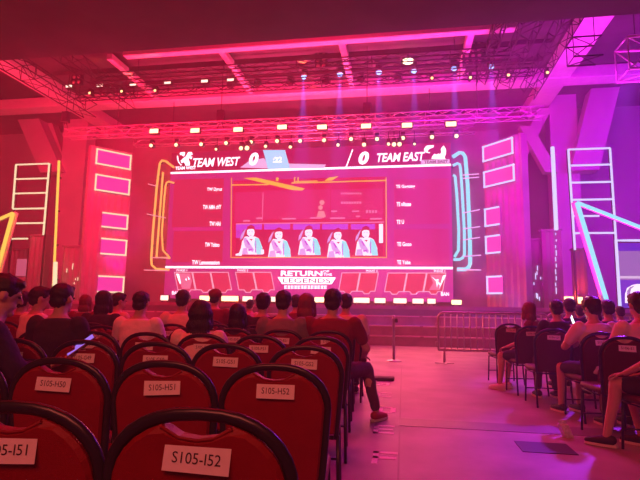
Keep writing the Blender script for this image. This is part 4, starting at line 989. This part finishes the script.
# phones held in hands
E_ph = emi('phone_screen_glow', (.45, .2, 1), .9, True); M_ph = mat('phone_case', (.25, .12, .3), rough=.2)
def phone(loc, rot, lab, em, w=.078, h=.16):
    t = thing('mobile_phone', lab, 'phone', loc); t.rotation_euler = rot
    bm = NB(); rbox(bm, (-w/2, -.005, -h/2), (w/2, .005, h/2), .004, 2); fin(bm, 'phone_body', M_ph, t)
    bm = NB(); box(bm, (-w/2+.004, -.0062, -h/2+.01), (w/2-.004, -.0052, h/2-.01)); fin(bm, 'phone_display', em, t)
zl = (pb_-pa_).normalized(); nf = aty(8, 300, 2.75)-(pa_+pb_)/2; nf = (nf-zl*nf.dot(zl)).normalized(); nf = (nf+V((.1, -.32, .1))).normalized(); nf = (nf-zl*nf.dot(zl)).normalized()
yl = -nf; xl_ = yl.cross(zl); phone((pa_+pb_)/2, Matrix((xl_, yl, zl)).transposed().to_euler(), 'large phone glowing violet in the hands of the near man', E_ph, .10, .2)
phone(W+V((0, 0, .03)), (R(-10), R(-28), R(62)), 'small phone glowing white held up by the man in pink', emi('phone_white_glow', (.9, .95, 1), 3, True))


# ------------------------------------------------------------------ lights
def area(name, loc, tgt, sx, sy, col, pw, spread=180):
    l = bpy.data.lights.new(name, 'AREA'); l.shape = 'RECTANGLE'; l.size = sx; l.size_y = sy; l.color = col; l.energy = pw; l.spread = R(spread)
    o = bpy.data.objects.new(name, l); COL.objects.link(o); o.location = loc
    o.rotation_euler = (V(tgt)-V(loc)).to_track_quat('-Z', 'Y').to_euler(); return o
def spot(name, loc, tgt, ang, col, pw, blend=.3, rad=.05):
    l = bpy.data.lights.new(name, 'SPOT'); l.color = col; l.energy = pw; l.spot_size = R(ang); l.spot_blend = blend; l.shadow_soft_size = rad
    o = bpy.data.objects.new(name, l); COL.objects.link(o); o.location = loc
    o.rotation_euler = (V(tgt)-V(loc)).to_track_quat('-Z', 'Y').to_euler(); return o
RED = (1, 0, .05); PINK = (1, .02, .16); MAG = (1, .01, .75); PUR = (.62, .02, 1); VIO = (.35, .03, 1)
area('wash_red_left', (-9, 14, 7), (-9, 19, 4.5), 6, 1, RED, 700)
area('wash_red_far_left', (-13.5, 12, 6), (-14, 19, 4), 4, 1, (1, .02, .07), 900)
area('wash_red_mid', (-3, 13, 7), (-3, 20, 6), 6, 1, RED, 480)
area('wash_magenta_right', (3.6, 14, 7), (5, 20, 6), 4, 1, (.9, .003, .85), 330)
area('wash_purple_right', (10, 14, 6), (10.5, 20, 5), 3, 1, (.4, .004, 1), 600)
area('uplight_left', (-8, 16.6, 1.5), (-7.5, 15.6, 9.5), 7, .4, (1, .01, .08), 900, 100)
spot('magenta_column_spot', (-9.5, 16.6, 1.7), (-13.6, 20.9, 5.5), 40, (1, .01, .45), 500, .6, .2)
area('uplight_mid', (-2, 17.4, 1.6), (-2, 16.5, 9.5), 6, .5, (1, .05, .2), 900, 100)
area('uplight_right', (5, 16.3, 1.5), (5, 15.2, 9.5), 6, .4, (.75, .01, .85), 430, 100)
area('house_red', (-4, 5, 8.6), (-4, 7, 0), 7, 5, (1, .0, .015), 330, 120)
area('front_fill', (-.5, -2.5, 4.5), (-.8, 4, .6), 4, 1.5, (1, .15, .11), 46, 80)
area('aisle_pink', (1.0, 12, 6.8), (1.2, 8, 0), 4, 2, (1, .01, .42), 155, 110)
area('stage_foot_amber', (-1, 15.2, 2.6), (1, 12.5, 0), 8, .3, (1, .13, .12), 240, 120)
spot('violet_floor_spot', (5.5, 13, 7), (2.0, 5.4, 0), 16, VIO, 5500, .9, .2)
spot('violet_aisle_spot', (4.5, 13, 7), (1.8, 8.6, 0), 12, VIO, 2500, 1, .2)
spot('violet_chair_spot', (6, 13, 7), (-1.5, 2.5, .8), 30, VIO, 1000, .8, .1)
for i, (x, y) in enumerate(((304, 76.5), (340, 74), (379, 72), (414, 70.5), (454, 68), (491, 66))):
    p = aty(x, y, 17)-V((0, .05, .15)); spot('blue_beam', p, p-V((0, 0, 5)), 13, (.12, .1, 1), 16000, .3, .05)
for (x0, y0, x1, y1, pw) in ((338, 145, 318, 98, 20000), (265.5, 146.3, 245, 130, 3000), (290.3, 147, 262, 130, 3000), (241, 148, 200, 122, 3500), (364, 144.6, 365, 120, 1500), (388, 144, 392, 118, 1500), (400, 144, 470, 100, 1500)):
    a = aty(x0, y0, 17.85); b = aty(x1, y1, 17.2); spot('warm_beam', a, a+(b-a).normalized()*5, 5, (1, .12, .04), pw, .2, .03)
for x, pw in ((206, 70), (232, 150), (262, 30), (321, 110), (362, 110), (400, 60), (430, 50)):
    l = bpy.data.lights.new('footlight_glow', 'POINT'); l.color = (1, .07, .015); l.energy = pw; l.shadow_soft_size = .08
    o = bpy.data.objects.new('footlight_glow', l); COL.objects.link(o); o.location = aty(x, 298, 18.4)
for x, y in ((567, 299.5), (580, 300)):
    l = bpy.data.lights.new('floodlight_glow', 'POINT'); l.color = (1, .07, .015); l.energy = 70; l.shadow_soft_size = .08
    o = bpy.data.objects.new('floodlight_glow', l); COL.objects.link(o); o.location = aty(x, y, 17.3)

w = bpy.data.worlds.new('world'); SC.world = w; w.use_nodes = True; nt = w.node_tree
nt.nodes['Background'].inputs['Color'].default_value = (.05, 0, .01, 1); nt.nodes['Background'].inputs['Strength'].default_value = 0
vs = nt.nodes.new('ShaderNodeVolumeScatter'); vs.inputs['Density'].default_value = .014; vs.inputs['Anisotropy'].default_value = .2
vs.inputs['Color'].default_value = (1, .95, .97, 1)
nt.links.new(vs.outputs['Volume'], nt.nodes['World Output'].inputs['Volume'])
SC.view_settings.view_transform = 'Standard'; SC.view_settings.look = 'None'; SC.view_settings.gamma = 1; SC.view_settings.exposure = 0
SC.view_settings.use_curve_mapping = False
SC.cycles.max_bounces = 5; SC.cycles.diffuse_bounces = 3; SC.cycles.glossy_bounces = 3; SC.cycles.volume_bounces = 0
SC.cycles.use_denoising = True; SC.cycles.caustics_reflective = False; SC.cycles.caustics_refractive = False; SC.cycles.sample_clamp_indirect = 4
